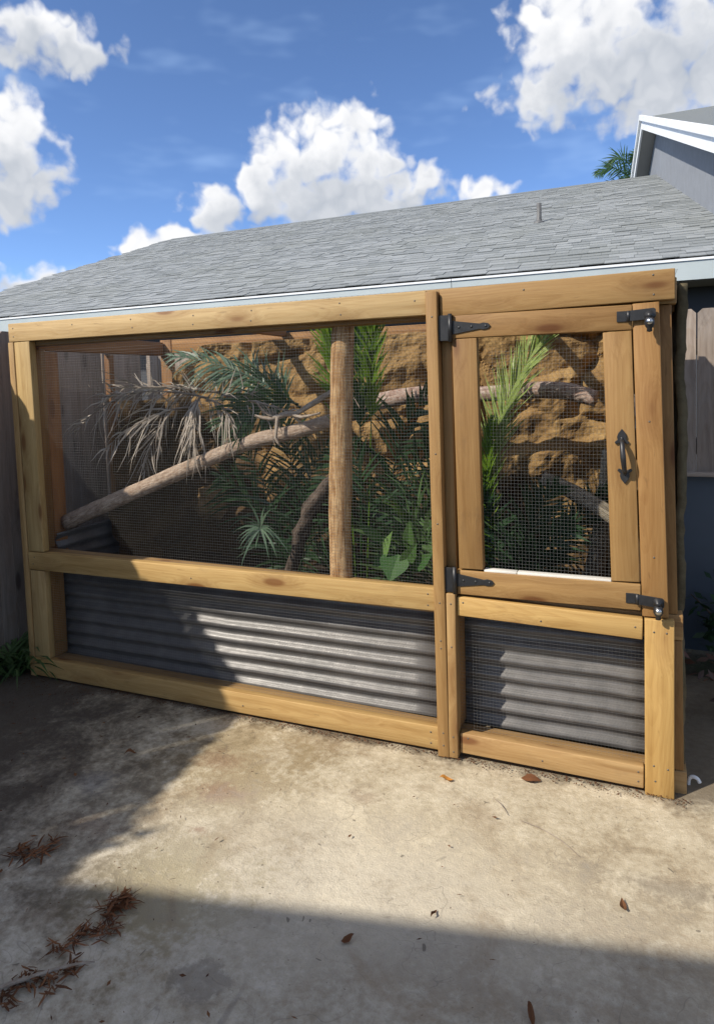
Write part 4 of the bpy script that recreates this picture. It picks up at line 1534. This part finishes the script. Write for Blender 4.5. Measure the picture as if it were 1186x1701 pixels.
# tall bright frond just inside the door
palm_plant('areca_palm', 'bright lime green palm frond rising inside the door opening', (2.33, 0.62, 0.38), [
    ((2.325, 0.62, 0.38), (2.17, 0.60, 1.22), (2.60, 0.56, 1.71), dict(ll=0.23, n=96, lw=0.0115, mat=LEAFLIME, ang=0.52, droop=0.06, start=0.36, face=(-0.45, -1, 0.45), rr=0.009, seed=31, jit=0.12)),
    ((2.310, 0.58, 0.40), (2.270, 0.56, 0.90), (2.330, 0.53, 1.30), dict(ll=0.15, n=66, lw=0.012, mat=LEAFYOUNG, ang=0.55, droop=0.08, start=0.22, rr=0.008, seed=32, face=(-0.5, -1, 0.4), jit=0.12)),
], LEAFLIME)
palm_plant('areca_palm', 'dark feathery palm clump at the foot of the door opening', (2.45, 0.5, 0.36), [
    ((2.42, 0.50, 0.36), (2.44, 0.46, 0.80), (2.62, 0.42, 1.03), dict(ll=0.18, n=44)),
    ((2.40, 0.48, 0.36), (2.50, 0.42, 0.76), (2.70, 0.36, 0.88), dict(ll=0.18, n=40)),
    ((2.42, 0.46, 0.36), (2.42, 0.40, 0.70), (2.58, 0.30, 0.78), dict(ll=0.18, n=36)),
    ((2.42, 0.52, 0.36), (2.34, 0.50, 0.80), (2.30, 0.40, 1.00), dict(ll=0.18, n=36)),
    ((2.46, 0.54, 0.36), (2.60, 0.56, 0.80), (2.82, 0.52, 1.00), dict(ll=0.15, n=34)),
    ((2.42, 0.40, 0.36), (2.46, 0.30, 0.62), (2.56, 0.22, 0.68), dict(ll=0.16, n=30)),
], LEAFDARK)
# behind the log: vertical sprays
palm_plant('areca_palm', 'bright green upright palm fan showing behind the top of the log', (1.68, 0.50, 0.38), [
    ((1.66, 0.50, 0.38), (1.66, 0.46, 1.25), (1.60, 0.38, 1.80), dict(ll=0.19, n=54, ang=0.6, droop=0.02, start=0.55, mat=LEAFYOUNG, lw=0.014)),
    ((1.68, 0.50, 0.38), (1.72, 0.48, 1.30), (1.74, 0.40, 1.80), dict(ll=0.20, n=50, ang=0.6, droop=0.02, start=0.55, lw=0.014, mat=LEAF)),
    ((1.70, 0.52, 0.38), (1.78, 0.46, 1.32), (1.83, 0.36, 1.80), dict(ll=0.17, n=50, ang=0.55, droop=0.05, start=0.58, mat=LEAFYOUNG, lw=0.014)),
], LEAF)
palm_plant('areca_palm', 'arching dark palm between the log and the hinge post', (1.85, 0.60, 0.37), [
    ((1.82, 0.60, 0.37), (1.76, 0.52, 1.20), (2.10, 0.40, 1.44), dict(ll=0.24, n=31, droop=0.5)),
    ((1.84, 0.58, 0.37), (1.84, 0.50, 1.02), (2.14, 0.38, 1.24), dict(ll=0.24, n=28, droop=0.5)),
    ((1.82, 0.56, 0.37), (1.72, 0.50, 0.90), (1.70, 0.40, 1.22), dict(ll=0.22, n=24, droop=0.4)),
    ((1.86, 0.66, 0.37), (1.98, 0.74, 1.00), (2.10, 0.74, 1.26), dict(ll=0.22, n=28, droop=0.4)),
], LEAFDARK)
palm_plant('areca_palm', 'drooping mid green palm fronds low beside the hinge post', (1.95, 0.42, 0.37), [
    ((1.86, 0.42, 0.37), (1.92, 0.36, 0.98), (2.20, 0.22, 0.90), dict(ll=0.30, n=34, droop=0.9, lw=0.018)),
    ((1.88, 0.40, 0.37), (1.98, 0.34, 0.88), (2.20, 0.20, 0.78), dict(ll=0.27, n=32, droop=0.9, lw=0.018)),
    ((1.90, 0.46, 0.37), (2.02, 0.46, 1.0), (2.24, 0.34, 1.02), dict(ll=0.28, n=32, droop=0.7)),
], LEAFMID)
# left half: fan palm low down, glaucous frond high up, dark mass in the middle
palm_plant('areca_palm', 'blue green frond arching over the dead leaves near the top left', (1.25, 0.62, 1.42), [
    ((1.34, 0.58, 1.36), (1.06, 0.54, 1.60), (0.60, 0.50, 1.655), dict(ll=0.24, n=46, droop=0.7, mat=LEAFBLUE, lw=0.013, face=(0.1, -0.7, 0.7))),
    ((1.30, 0.60, 1.38), (1.16, 0.58, 1.54), (0.84, 0.56, 1.52), dict(ll=0.22, n=36, droop=0.7, mat=LEAFBLUE, lw=0.012)),
    ((1.34, 0.56, 1.38), (1.22, 0.46, 1.44), (0.98, 0.38, 1.28), dict(ll=0.24, n=36, droop=0.6, mat=LEAF)),
], LEAFBLUE)
palm_plant('areca_palm', 'dark green palm mass under the sloping branch', (1.25, 0.6, 0.38), [
    ((1.24, 0.62, 0.38), (1.20, 0.56, 0.98), (0.98, 0.48, 1.24), dict(ll=0.27, n=28, droop=0.5)),
    ((1.26, 0.62, 0.38), (1.32, 0.58, 1.02), (1.52, 0.50, 1.18), dict(ll=0.26, n=28, droop=0.5)),
    ((1.22, 0.64, 0.38), (1.10, 0.66, 0.85), (0.80, 0.62, 0.98), dict(ll=0.27, n=28, droop=0.6)),
    ((1.26, 0.60, 0.38), (1.38, 0.50, 0.74), (1.58, 0.36, 0.78), dict(ll=0.22, n=24, droop=0.6)),
    ((1.26, 0.70, 0.38), (1.22, 0.72, 1.0), (1.20, 0.66, 1.32), dict(ll=0.24, n=28, droop=0.4)),
], LEAFDARK)
# fan palm leaf
fan = empty('fan_palm', (1.28, 0.30, 0.38))
tag(fan, 'small pale fan palm leaf just above the rail left of the log', 'palm')
s = Soup()
hub = V((1.275, 0.25, 0.80))
rn = random.Random(8)
for k in range(22):
    a = math.radians(-150 + 300 * k / 21) + rn.uniform(-0.14, 0.14)
    d = V((math.sin(a), -0.25 + rn.uniform(-0.3, 0.3), math.cos(a) * 0.8 + 0.1)).normalized()
    l = rn.uniform(0.10, 0.22)
    w = d.cross(V((0, -1, 0.2))).normalized() * 0.006
    L_, R_ = [], []
    pos = hub.copy()
    for wk in (0.3, 1, 0.9, 0.5, 0.05):
        L_.append(pos + w * wk)
        R_.append(pos - w * wk)
        d = (d + V((0, 0, -0.34))).normalized()
        pos = pos + d * l / 4
    s.strip(L_, R_, rn.random())
o = s.build('frond', LEAFBLUE, fan)
tube('stalk', [(1.28, 0.34, 0.38), (1.29, 0.32, 0.65), hub], [0.006, 0.005, 0.004], LEAF, fan, 6)

# dead fronds draped over the branches
dead = [
    ('hanging pale dead palm leaf in the middle of the left mesh', [((0.84, 0.42, 1.43), (0.83, 0.36, 1.38), (0.85, 0.33, 1.20), dict(ll=0.25, n=30, ang=0.30, droop=1.1, start=0.0, face=(0, -1, 0)))]),
    ('dead palm leaf spreading left from the top of the heap', [((0.88, 0.44, 1.42), (0.62, 0.40, 1.50), (0.28, 0.32, 1.44), dict(ll=0.26, n=26, droop=0.9, ang=0.75, start=0.1))]),
    ('dead palm leaf with strands trailing to the lower left', [((0.78, 0.40, 1.38), (0.52, 0.36, 1.36), (0.30, 0.30, 1.16), dict(ll=0.28, n=22, droop=1.0, ang=0.5, start=0.1))]),
    ('dry curled palm leaf lying along the twig', [((0.96, 0.44, 1.44), (1.18, 0.42, 1.40), (1.46, 0.40, 1.33), dict(ll=0.18, n=26, droop=0.8, ang=0.8, start=0.0))]),
    ('grey dead leaf drooping right beside the hanging one', [((0.88, 0.42, 1.41), (1.0, 0.38, 1.43), (1.10, 0.33, 1.27), dict(ll=0.20, n=22, droop=1.1, ang=0.6, start=0.0))]),
    ('thin dead leaf lying flat along the top of the heap', [((0.92, 0.48, 1.45), (0.60, 0.46, 1.50), (0.24, 0.42, 1.49), dict(ll=0.16, n=24, droop=0.3, ang=0.5, start=0.0))]),
    ('wispy dead leaf hanging nearest the left post', [((0.42, 0.36, 1.44), (0.26, 0.33, 1.42), (0.13, 0.28, 1.26), dict(ll=0.22, n=14, droop=0.9, ang=0.6, start=0.1))]),
    ('dead leaf strands hanging behind the sloping branch at left', [((0.60, 0.46, 1.30), (0.50, 0.44, 1.26), (0.46, 0.42, 1.02), dict(ll=0.24, n=18, droop=1.2, ang=0.5, start=0.0))]),
]
for k, (lab, fr) in enumerate(dead):
    root = empty('dead_palm_leaf', fr[0][0])
    tag(root, lab, 'dead leaf', 'dead palm leaves heaped over the branches')
    for f in fr:
        kw = dict(f[3])
        frond(root, f[0], f[1], f[2], mat=LEAFDRY, lw=0.0085, jit=0.6, curl=0.30, skip=0.25, seed=60 + k, rr=0.007, **kw)

# broad leaved plant by the rail
pot = empty('broad_leaf_plant', (1.94, 0.24, 0.36))
tag(pot, 'broad leaved green plant just above the rail right of the log', 'plant')


def broad_leaf(parent, base, tip, w, normal, mat, tint=0.5, fold=0.25):
    base, tip, normal = V(base), V(tip), V(normal).normalized()
    d = tip - base
    sd = d.cross(normal).normalized()
    s_ = Soup()
    n = 8
    prof = [0.0, 0.62, 0.92, 1.0, 0.94, 0.78, 0.52, 0.25, 0.0]
    Lh, M_, Rh = [], [], []
    for k in range(n + 1):
        u = k / n
        q = base + d * u - normal * 0.10 * d.length * (u - 0.4) ** 2
        Lh.append(q + sd * w * prof[k] * 0.5 + normal * fold * w * prof[k] * 0.5)
        M_.append(q)
        Rh.append(q - sd * w * prof[k] * 0.5 + normal * fold * w * prof[k] * 0.5)
    s_.strip(Lh, M_, tint)
    s_.strip(M_, Rh, tint + 0.1)
    return s_.build('leaf', mat, parent, True)


for (b0, tp, w, n_, tn) in (((1.975, 0.22, 0.735), (1.955, 0.15, 0.63), 0.135, (0.1, -0.55, 0.85), 0.1), ((1.90, 0.22, 0.70), (1.955, 0.20, 0.84), 0.055, (-0.5, -0.8, 0.2), 1.0),
                            ((1.99, 0.21, 0.68), (2.075, 0.18, 0.80), 0.06, (0.4, -0.8, 0.3), 0.5), ((1.90, 0.24, 0.78), (1.80, 0.20, 0.86), 0.05, (-0.2, -0.7, 0.6), 0.4),
                            ((2.02, 0.24, 0.66), (2.14, 0.19, 0.76), 0.06, (0.3, -0.8, 0.4), 0.3), ((1.93, 0.26, 0.70), (1.86, 0.20, 0.68), 0.08, (-0.2, -0.8, 0.5), 0.35),
                            ((2.00, 0.28, 0.74), (2.02, 0.24, 0.88), 0.05, (0.1, -0.9, 0.2), 0.6)):
    broad_leaf(pot, b0, tp, w, n_, LEAFBROAD, tn)
for (a, b_) in (((1.95, 0.25, 0.36), (1.955, 0.20, 0.78)), ((1.94, 0.25, 0.36), (1.90, 0.22, 0.70)), ((1.96, 0.25, 0.36), (1.99, 0.21, 0.68)), ((1.95, 0.26, 0.36), (2.0, 0.28, 0.74))):
    a, b_ = V(a), V(b_)
    tube('stem', [a, (a + b_) / 2 + V((0, 0.01, 0.03)), b_], [0.004, 0.003, 0.002], LEAFBROAD, pot, 6, sub=3)

# ------------------------------------------------------------------ plants outside


def tuft(name, label, centre, n, h, spread, mat, w=0.012, seed=0, cat='plant'):
    root = empty(name, centre)
    tag(root, label, cat)
    r = random.Random(seed)
    for c in range(5):
        s_ = Soup()
        for k in range(n // 5):
            a = r.uniform(0, 2 * math.pi)
            p = V(centre) + V((r.uniform(-1, 1) * spread * 0.4, r.uniform(-1, 1) * spread * 0.4, 0))
            d = V((math.cos(a) * 0.7, math.sin(a) * 0.7, r.uniform(0.6, 1.4))).normalized()
            l = h * r.uniform(0.6, 1.2)
            sd_ = d.cross(V((0, 0, 1))).normalized() * w * r.uniform(0.6, 1.3)
            L_, R_ = [], []
            for wk in (0.6, 1.0, 0.85, 0.5, 0.05):
                L_.append(p + sd_ * wk)
                R_.append(p - sd_ * wk)
                d = (d + V((0, 0, -0.30))).normalized()
                p = p + d * l / 4
            s_.strip(L_, R_, min(1, max(0, r.gauss(0.5, 0.25))))
        s_.build('leaf_blades', mat, root)
    return root


tuft('weed_clump', 'green grassy weeds growing at the left foot of the pen', (-0.13, 0.03, 0.0), 120, 0.36, 0.22, LEAFMID, 0.010, 3)


def shrub(name, label, centre, h, spread, mat, n=150, seed=0, ls=0.06):
    root = empty(name, centre)
    tag(root, label, 'shrub')
    r = random.Random(seed)
    c = V(centre)
    stems = []
    for k in range(7):
        tip = c + V((r.uniform(-1, 1) * spread, r.uniform(-1, 1) * spread * 0.7, h * r.uniform(0.6, 1.0)))
        tube('stem', [c + V((r.uniform(-.03, .03), r.uniform(-.03, .03), 0)), (c + tip) / 2 + V((0, 0, 0.06)), tip], [0.008, 0.006, 0.003], DARKBARK, root, 6, 0.1, sub=3)
        stems.append(tip)
    s_ = Soup()
    for k in range(n):
        tip = r.choice(stems)
        u = r.uniform(0.25, 1.05)
        p = c.lerp(tip, u) + V((r.gauss(0, 0.05), r.gauss(0, 0.05), r.gauss(0, 0.05)))
        d = V((r.uniform(-1, 1), r.uniform(-1, 1), r.uniform(-0.5, 0.8))).normalized()
        sd_ = d.cross(V((r.uniform(-1, 1), r.uniform(-1, 1), 1))).normalized()
        l = ls * r.uniform(0.6, 1.2)
        s_.face([p, p + d * l * 0.5 + sd_ * l * 0.22, p + d * l, p + d * l * 0.5 - sd_ * l * 0.22], r.random())
    s_.build('foliage', mat, root)
    return root


shrub('shrub', 'dark leafy shrub below the slate blue panel at right', (3.42, 1.18, 0.0), 0.42, 0.28, LEAFDARK, 260, 4, 0.07)
shrub('shrub', 'low bronze red leaved shrub in shade beside the pen', (3.38, 0.70, 0.0), 0.34, 0.22, LEAFRED, 220, 5, 0.06)
# something growing over the top of the side fence further along, it ragges the shadow edge
vine = shrub('vine', 'leafy vine hanging over the side fence towards the house', (-0.20, -2.55, 1.25), 0.66, 0.32, LEAF, 700, 9, 0.09)

# white pipe elbow by the right corner
pe = tube('pipe_elbow', [(3.098, 0.112, -0.01), (3.100, 0.112, 0.018), (3.110, 0.110, 0.031), (3.126, 0.107, 0.029), (3.134, 0.105, 0.016)], [0.006, 0.006, 0.0065, 0.0065, 0.0065], WHITEPLASTIC, None, 14, caps=True)
tag(pe, 'white plastic pipe elbow on the ground at the right corner', 'pipe')

# ------------------------------------------------------------------ things lying on the concrete


def ground_leaf(label, x, y, l, w, ang, mat, lift=0.012, seed=0, cat='leaf', name='fallen_leaf'):
    r = random.Random(seed)
    d = V((math.cos(ang), math.sin(ang), 0))
    sd_ = V((-d.y, d.x, 0))
    s_ = Soup()
    prof = [0.05, 0.6, 0.95, 1.0, 0.8, 0.45, 0.03]
    A, M_, B_ = [], [], []
    for k, pf in enumerate(prof):
        u = k / 6
        q = V((x, y, 0.004)) + d * (u - 0.5) * l + V((0, 0, lift * (0.4 + math.sin(u * 5 + seed))))
        q.z = max(q.z, 0.003)
        A.append(q + sd_ * w * 0.5 * pf + V((0, 0, lift * 0.8 * pf)))
        M_.append(q)
        B_.append(q - sd_ * w * 0.5 * pf * r.uniform(0.8, 1.1) + V((0, 0, lift * 0.5 * pf)))
    s_.strip(A, M_, 0.4)
    s_.strip(M_, B_, 0.6)
    return tag(s_.build(name, mat, None, True), label, cat, 'dead leaves lying on the concrete')


ground_leaf('curled orange leaf on the concrete below the hinge post', 2.275, -0.162, 0.050, 0.022, 0.25, LITTERORANGE, 0.008, 1)
ground_leaf('brown leaf lying alone in the sun at right', 2.885, -0.570, 0.048, 0.020, 1.75, LITTER, 0.006, 2)
ground_leaf('small rust brown leaf on the front shadow edge', 2.21, -0.943, 0.038, 0.020, 0.8, NEEDLES, 0.008, 3)
ground_leaf('dark narrow leaf in the shade at the bottom edge', 2.69, -0.985, 0.060, 0.016, 1.9, LITTER, 0.008, 4)
ground_leaf('pinkish brown leaf flat on the concrete below the door', 2.565, -0.055, 0.070, 0.045, 0.1, NEEDLES, 0.004, 5)
ground_leaf('small dark leaf in the shade near the pen corner', 1.03, -0.42, 0.05, 0.022, 0.6, LITTER, 0.008, 6)
ground_leaf('thin brown leaf just outside the front shadow', 2.40, -0.78, 0.040, 0.010, 1.4, LITTER, 0.006, 7)


def clump(name, label, x, y, n, rx_, ry_, ang, mat, lmin=0.03, lmax=0.09, w=0.0035, seed=0, h=0.03):
    r = random.Random(seed)
    s_ = Soup()
    ca, sa = math.cos(ang), math.sin(ang)
    for k in range(n):
        a, b_ = r.uniform(-1, 1) * rx_, r.gauss(0, 0.55) * ry_
        b_ += 0.6 * ry_ * math.sin(a * 60 + seed)
        p = V((x + a * ca - b_ * sa, y + a * sa + b_ * ca, 0.003 + abs(r.gauss(0, h * 0.5))))
        th = ang + r.gauss(0, 0.6) if r.random() < 0.45 else r.uniform(0, 6.28)
        d = V((math.cos(th), math.sin(th), r.uniform(-0.25, 0.3)))
        l = r.uniform(lmin, lmax)
        sd_ = V((-d.y, d.x, r.uniform(-0.5, 0.5))).normalized() * w * r.uniform(0.5, 1.4)
        L_, R_ = [], []
        for wk in (0.5, 1.0, 0.9, 0.3):
            q = p.copy()
            q.z = max(q.z, 0.002)
            L_.append(q + sd_ * wk)
            R_.append(q - sd_ * wk)
            p = p + d * l / 3
            d = d + V((r.uniform(-0.3, 0.3), r.uniform(-0.3, 0.3), r.uniform(-0.3, 0.15)))
        s_.strip(L_, R_, r.random())
    return tag(s_.build(name, mat, None), label, 'bark shreds', 'shreds of bark on the concrete')


clump('bark_shreds', 'bright rust brown heap of shreds at the shadow corner', 1.55, -1.075, 120, 0.036, 0.018, 1.15, NEEDLES, 0.015, 0.055, 0.0026, 1, 0.026)
clump('bark_shreds', 'loose trail of brown shreds in shade at lower left', 1.535, -1.18, 120, 0.085, 0.026, 0.9, NEEDLES, 0.010, 0.045, 0.0024, 2, 0.010)
clump('bark_shreds', 'scattered brown shreds in the bottom left corner', 1.53, -1.33, 150, 0.09, 0.035, 0.75, LITTER, 0.010, 0.04, 0.0024, 3, 0.010)
clump('bark_shreds', 'dark red brown shreds at the left edge of the concrete', 1.12, -0.99, 90, 0.07, 0.025, 0.7, NEEDLES, 0.015, 0.05, 0.0024, 4, 0.010)
o = tube('stick', [(1.43, -1.42, 0.012), (1.50, -1.345, 0.014), (1.57, -1.275, 0.010), (1.625, -1.235, 0.006)], [0.0055, 0.005, 0.0045, 0.002], TWIG, None, 7, 0.15)
tag(o, 'thin pale grey stick lying across the shreds at lower left', 'stick')
o = tube('straw', [(2.565, -0.30, 0.003), (2.63, -0.318, 0.004), (2.70, -0.355, 0.003), (2.76, -0.41, 0.003)], [0.0012, 0.0016, 0.0016, 0.0008], TWIG, None, 5)
tag(o, 'long pale straw curving over the concrete in front of the door', 'straw')
o = tube('straw', [(2.455, -0.21, 0.003), (2.49, -0.24, 0.004), (2.52, -0.285, 0.003)], [0.001, 0.0013, 0.0007], TWIG, None, 5)
tag(o, 'short pale straw on the concrete left of the long one', 'straw')

# fine litter nobody could count
r = random.Random(12)
s = Soup()
for k in range(2600):
    if r.random() < 0.62:
        x = -0.15 + abs(r.gauss(0, 0.75))
        y = r.uniform(-1.9, 0.0)
        dens = 1.0
    else:
        x, y = r.uniform(0.6, 4.5), r.uniform(-1.8, -0.01)
        dens = 0.25
    big = r.random() < 0.12
    l = (r.uniform(0.008, 0.028) if big else r.uniform(0.0025, 0.009)) * (1 if x < 1.4 else 0.75)
    w = l * r.uniform(0.12, 0.5)
    a = r.uniform(0, 6.28)
    d, sd_ = V((math.cos(a), math.sin(a), r.uniform(-0.15, 0.15))), V((-math.sin(a), math.cos(a), r.uniform(-0.4, 0.4)))
    p = V((x, y, 0.0065 + r.uniform(0, 0.003)))
    s.face([p - d * l / 2, p + sd_ * w / 2, p + d * l / 2, p - sd_ * w / 2], r.random() * 0.8)
tag(s.build('leaf_litter', LITTER), 'fine brown leaf litter and crumbs scattered over the concrete', 'litter', kind='stuff')
r = random.Random(13)
s = Soup()
for k in range(1500):
    x = r.uniform(-0.1, 3.1)
    y = -abs(r.gauss(0, 0.02)) + 0.0
    if x < 0.5:
        y -= abs(r.gauss(0, 0.10))
    l = r.uniform(0.003, 0.010)
    a = r.uniform(0, 6.28)
    d = V((math.cos(a), math.sin(a), r.uniform(-.4, .4)))
    sd_ = V((-math.sin(a), math.cos(a), r.uniform(-.4, .4)))
    p = V((x, y, 0.006 + r.uniform(0, 0.004)))
    s.face([p - d * l / 2, p + sd_ * l * 0.35, p + d * l / 2, p - sd_ * l * 0.35], r.random() * 0.5)
tag(s.build('soil_crumbs', LITTER), 'dark soil crumbs along the foot of the pen', 'soil', kind='stuff')
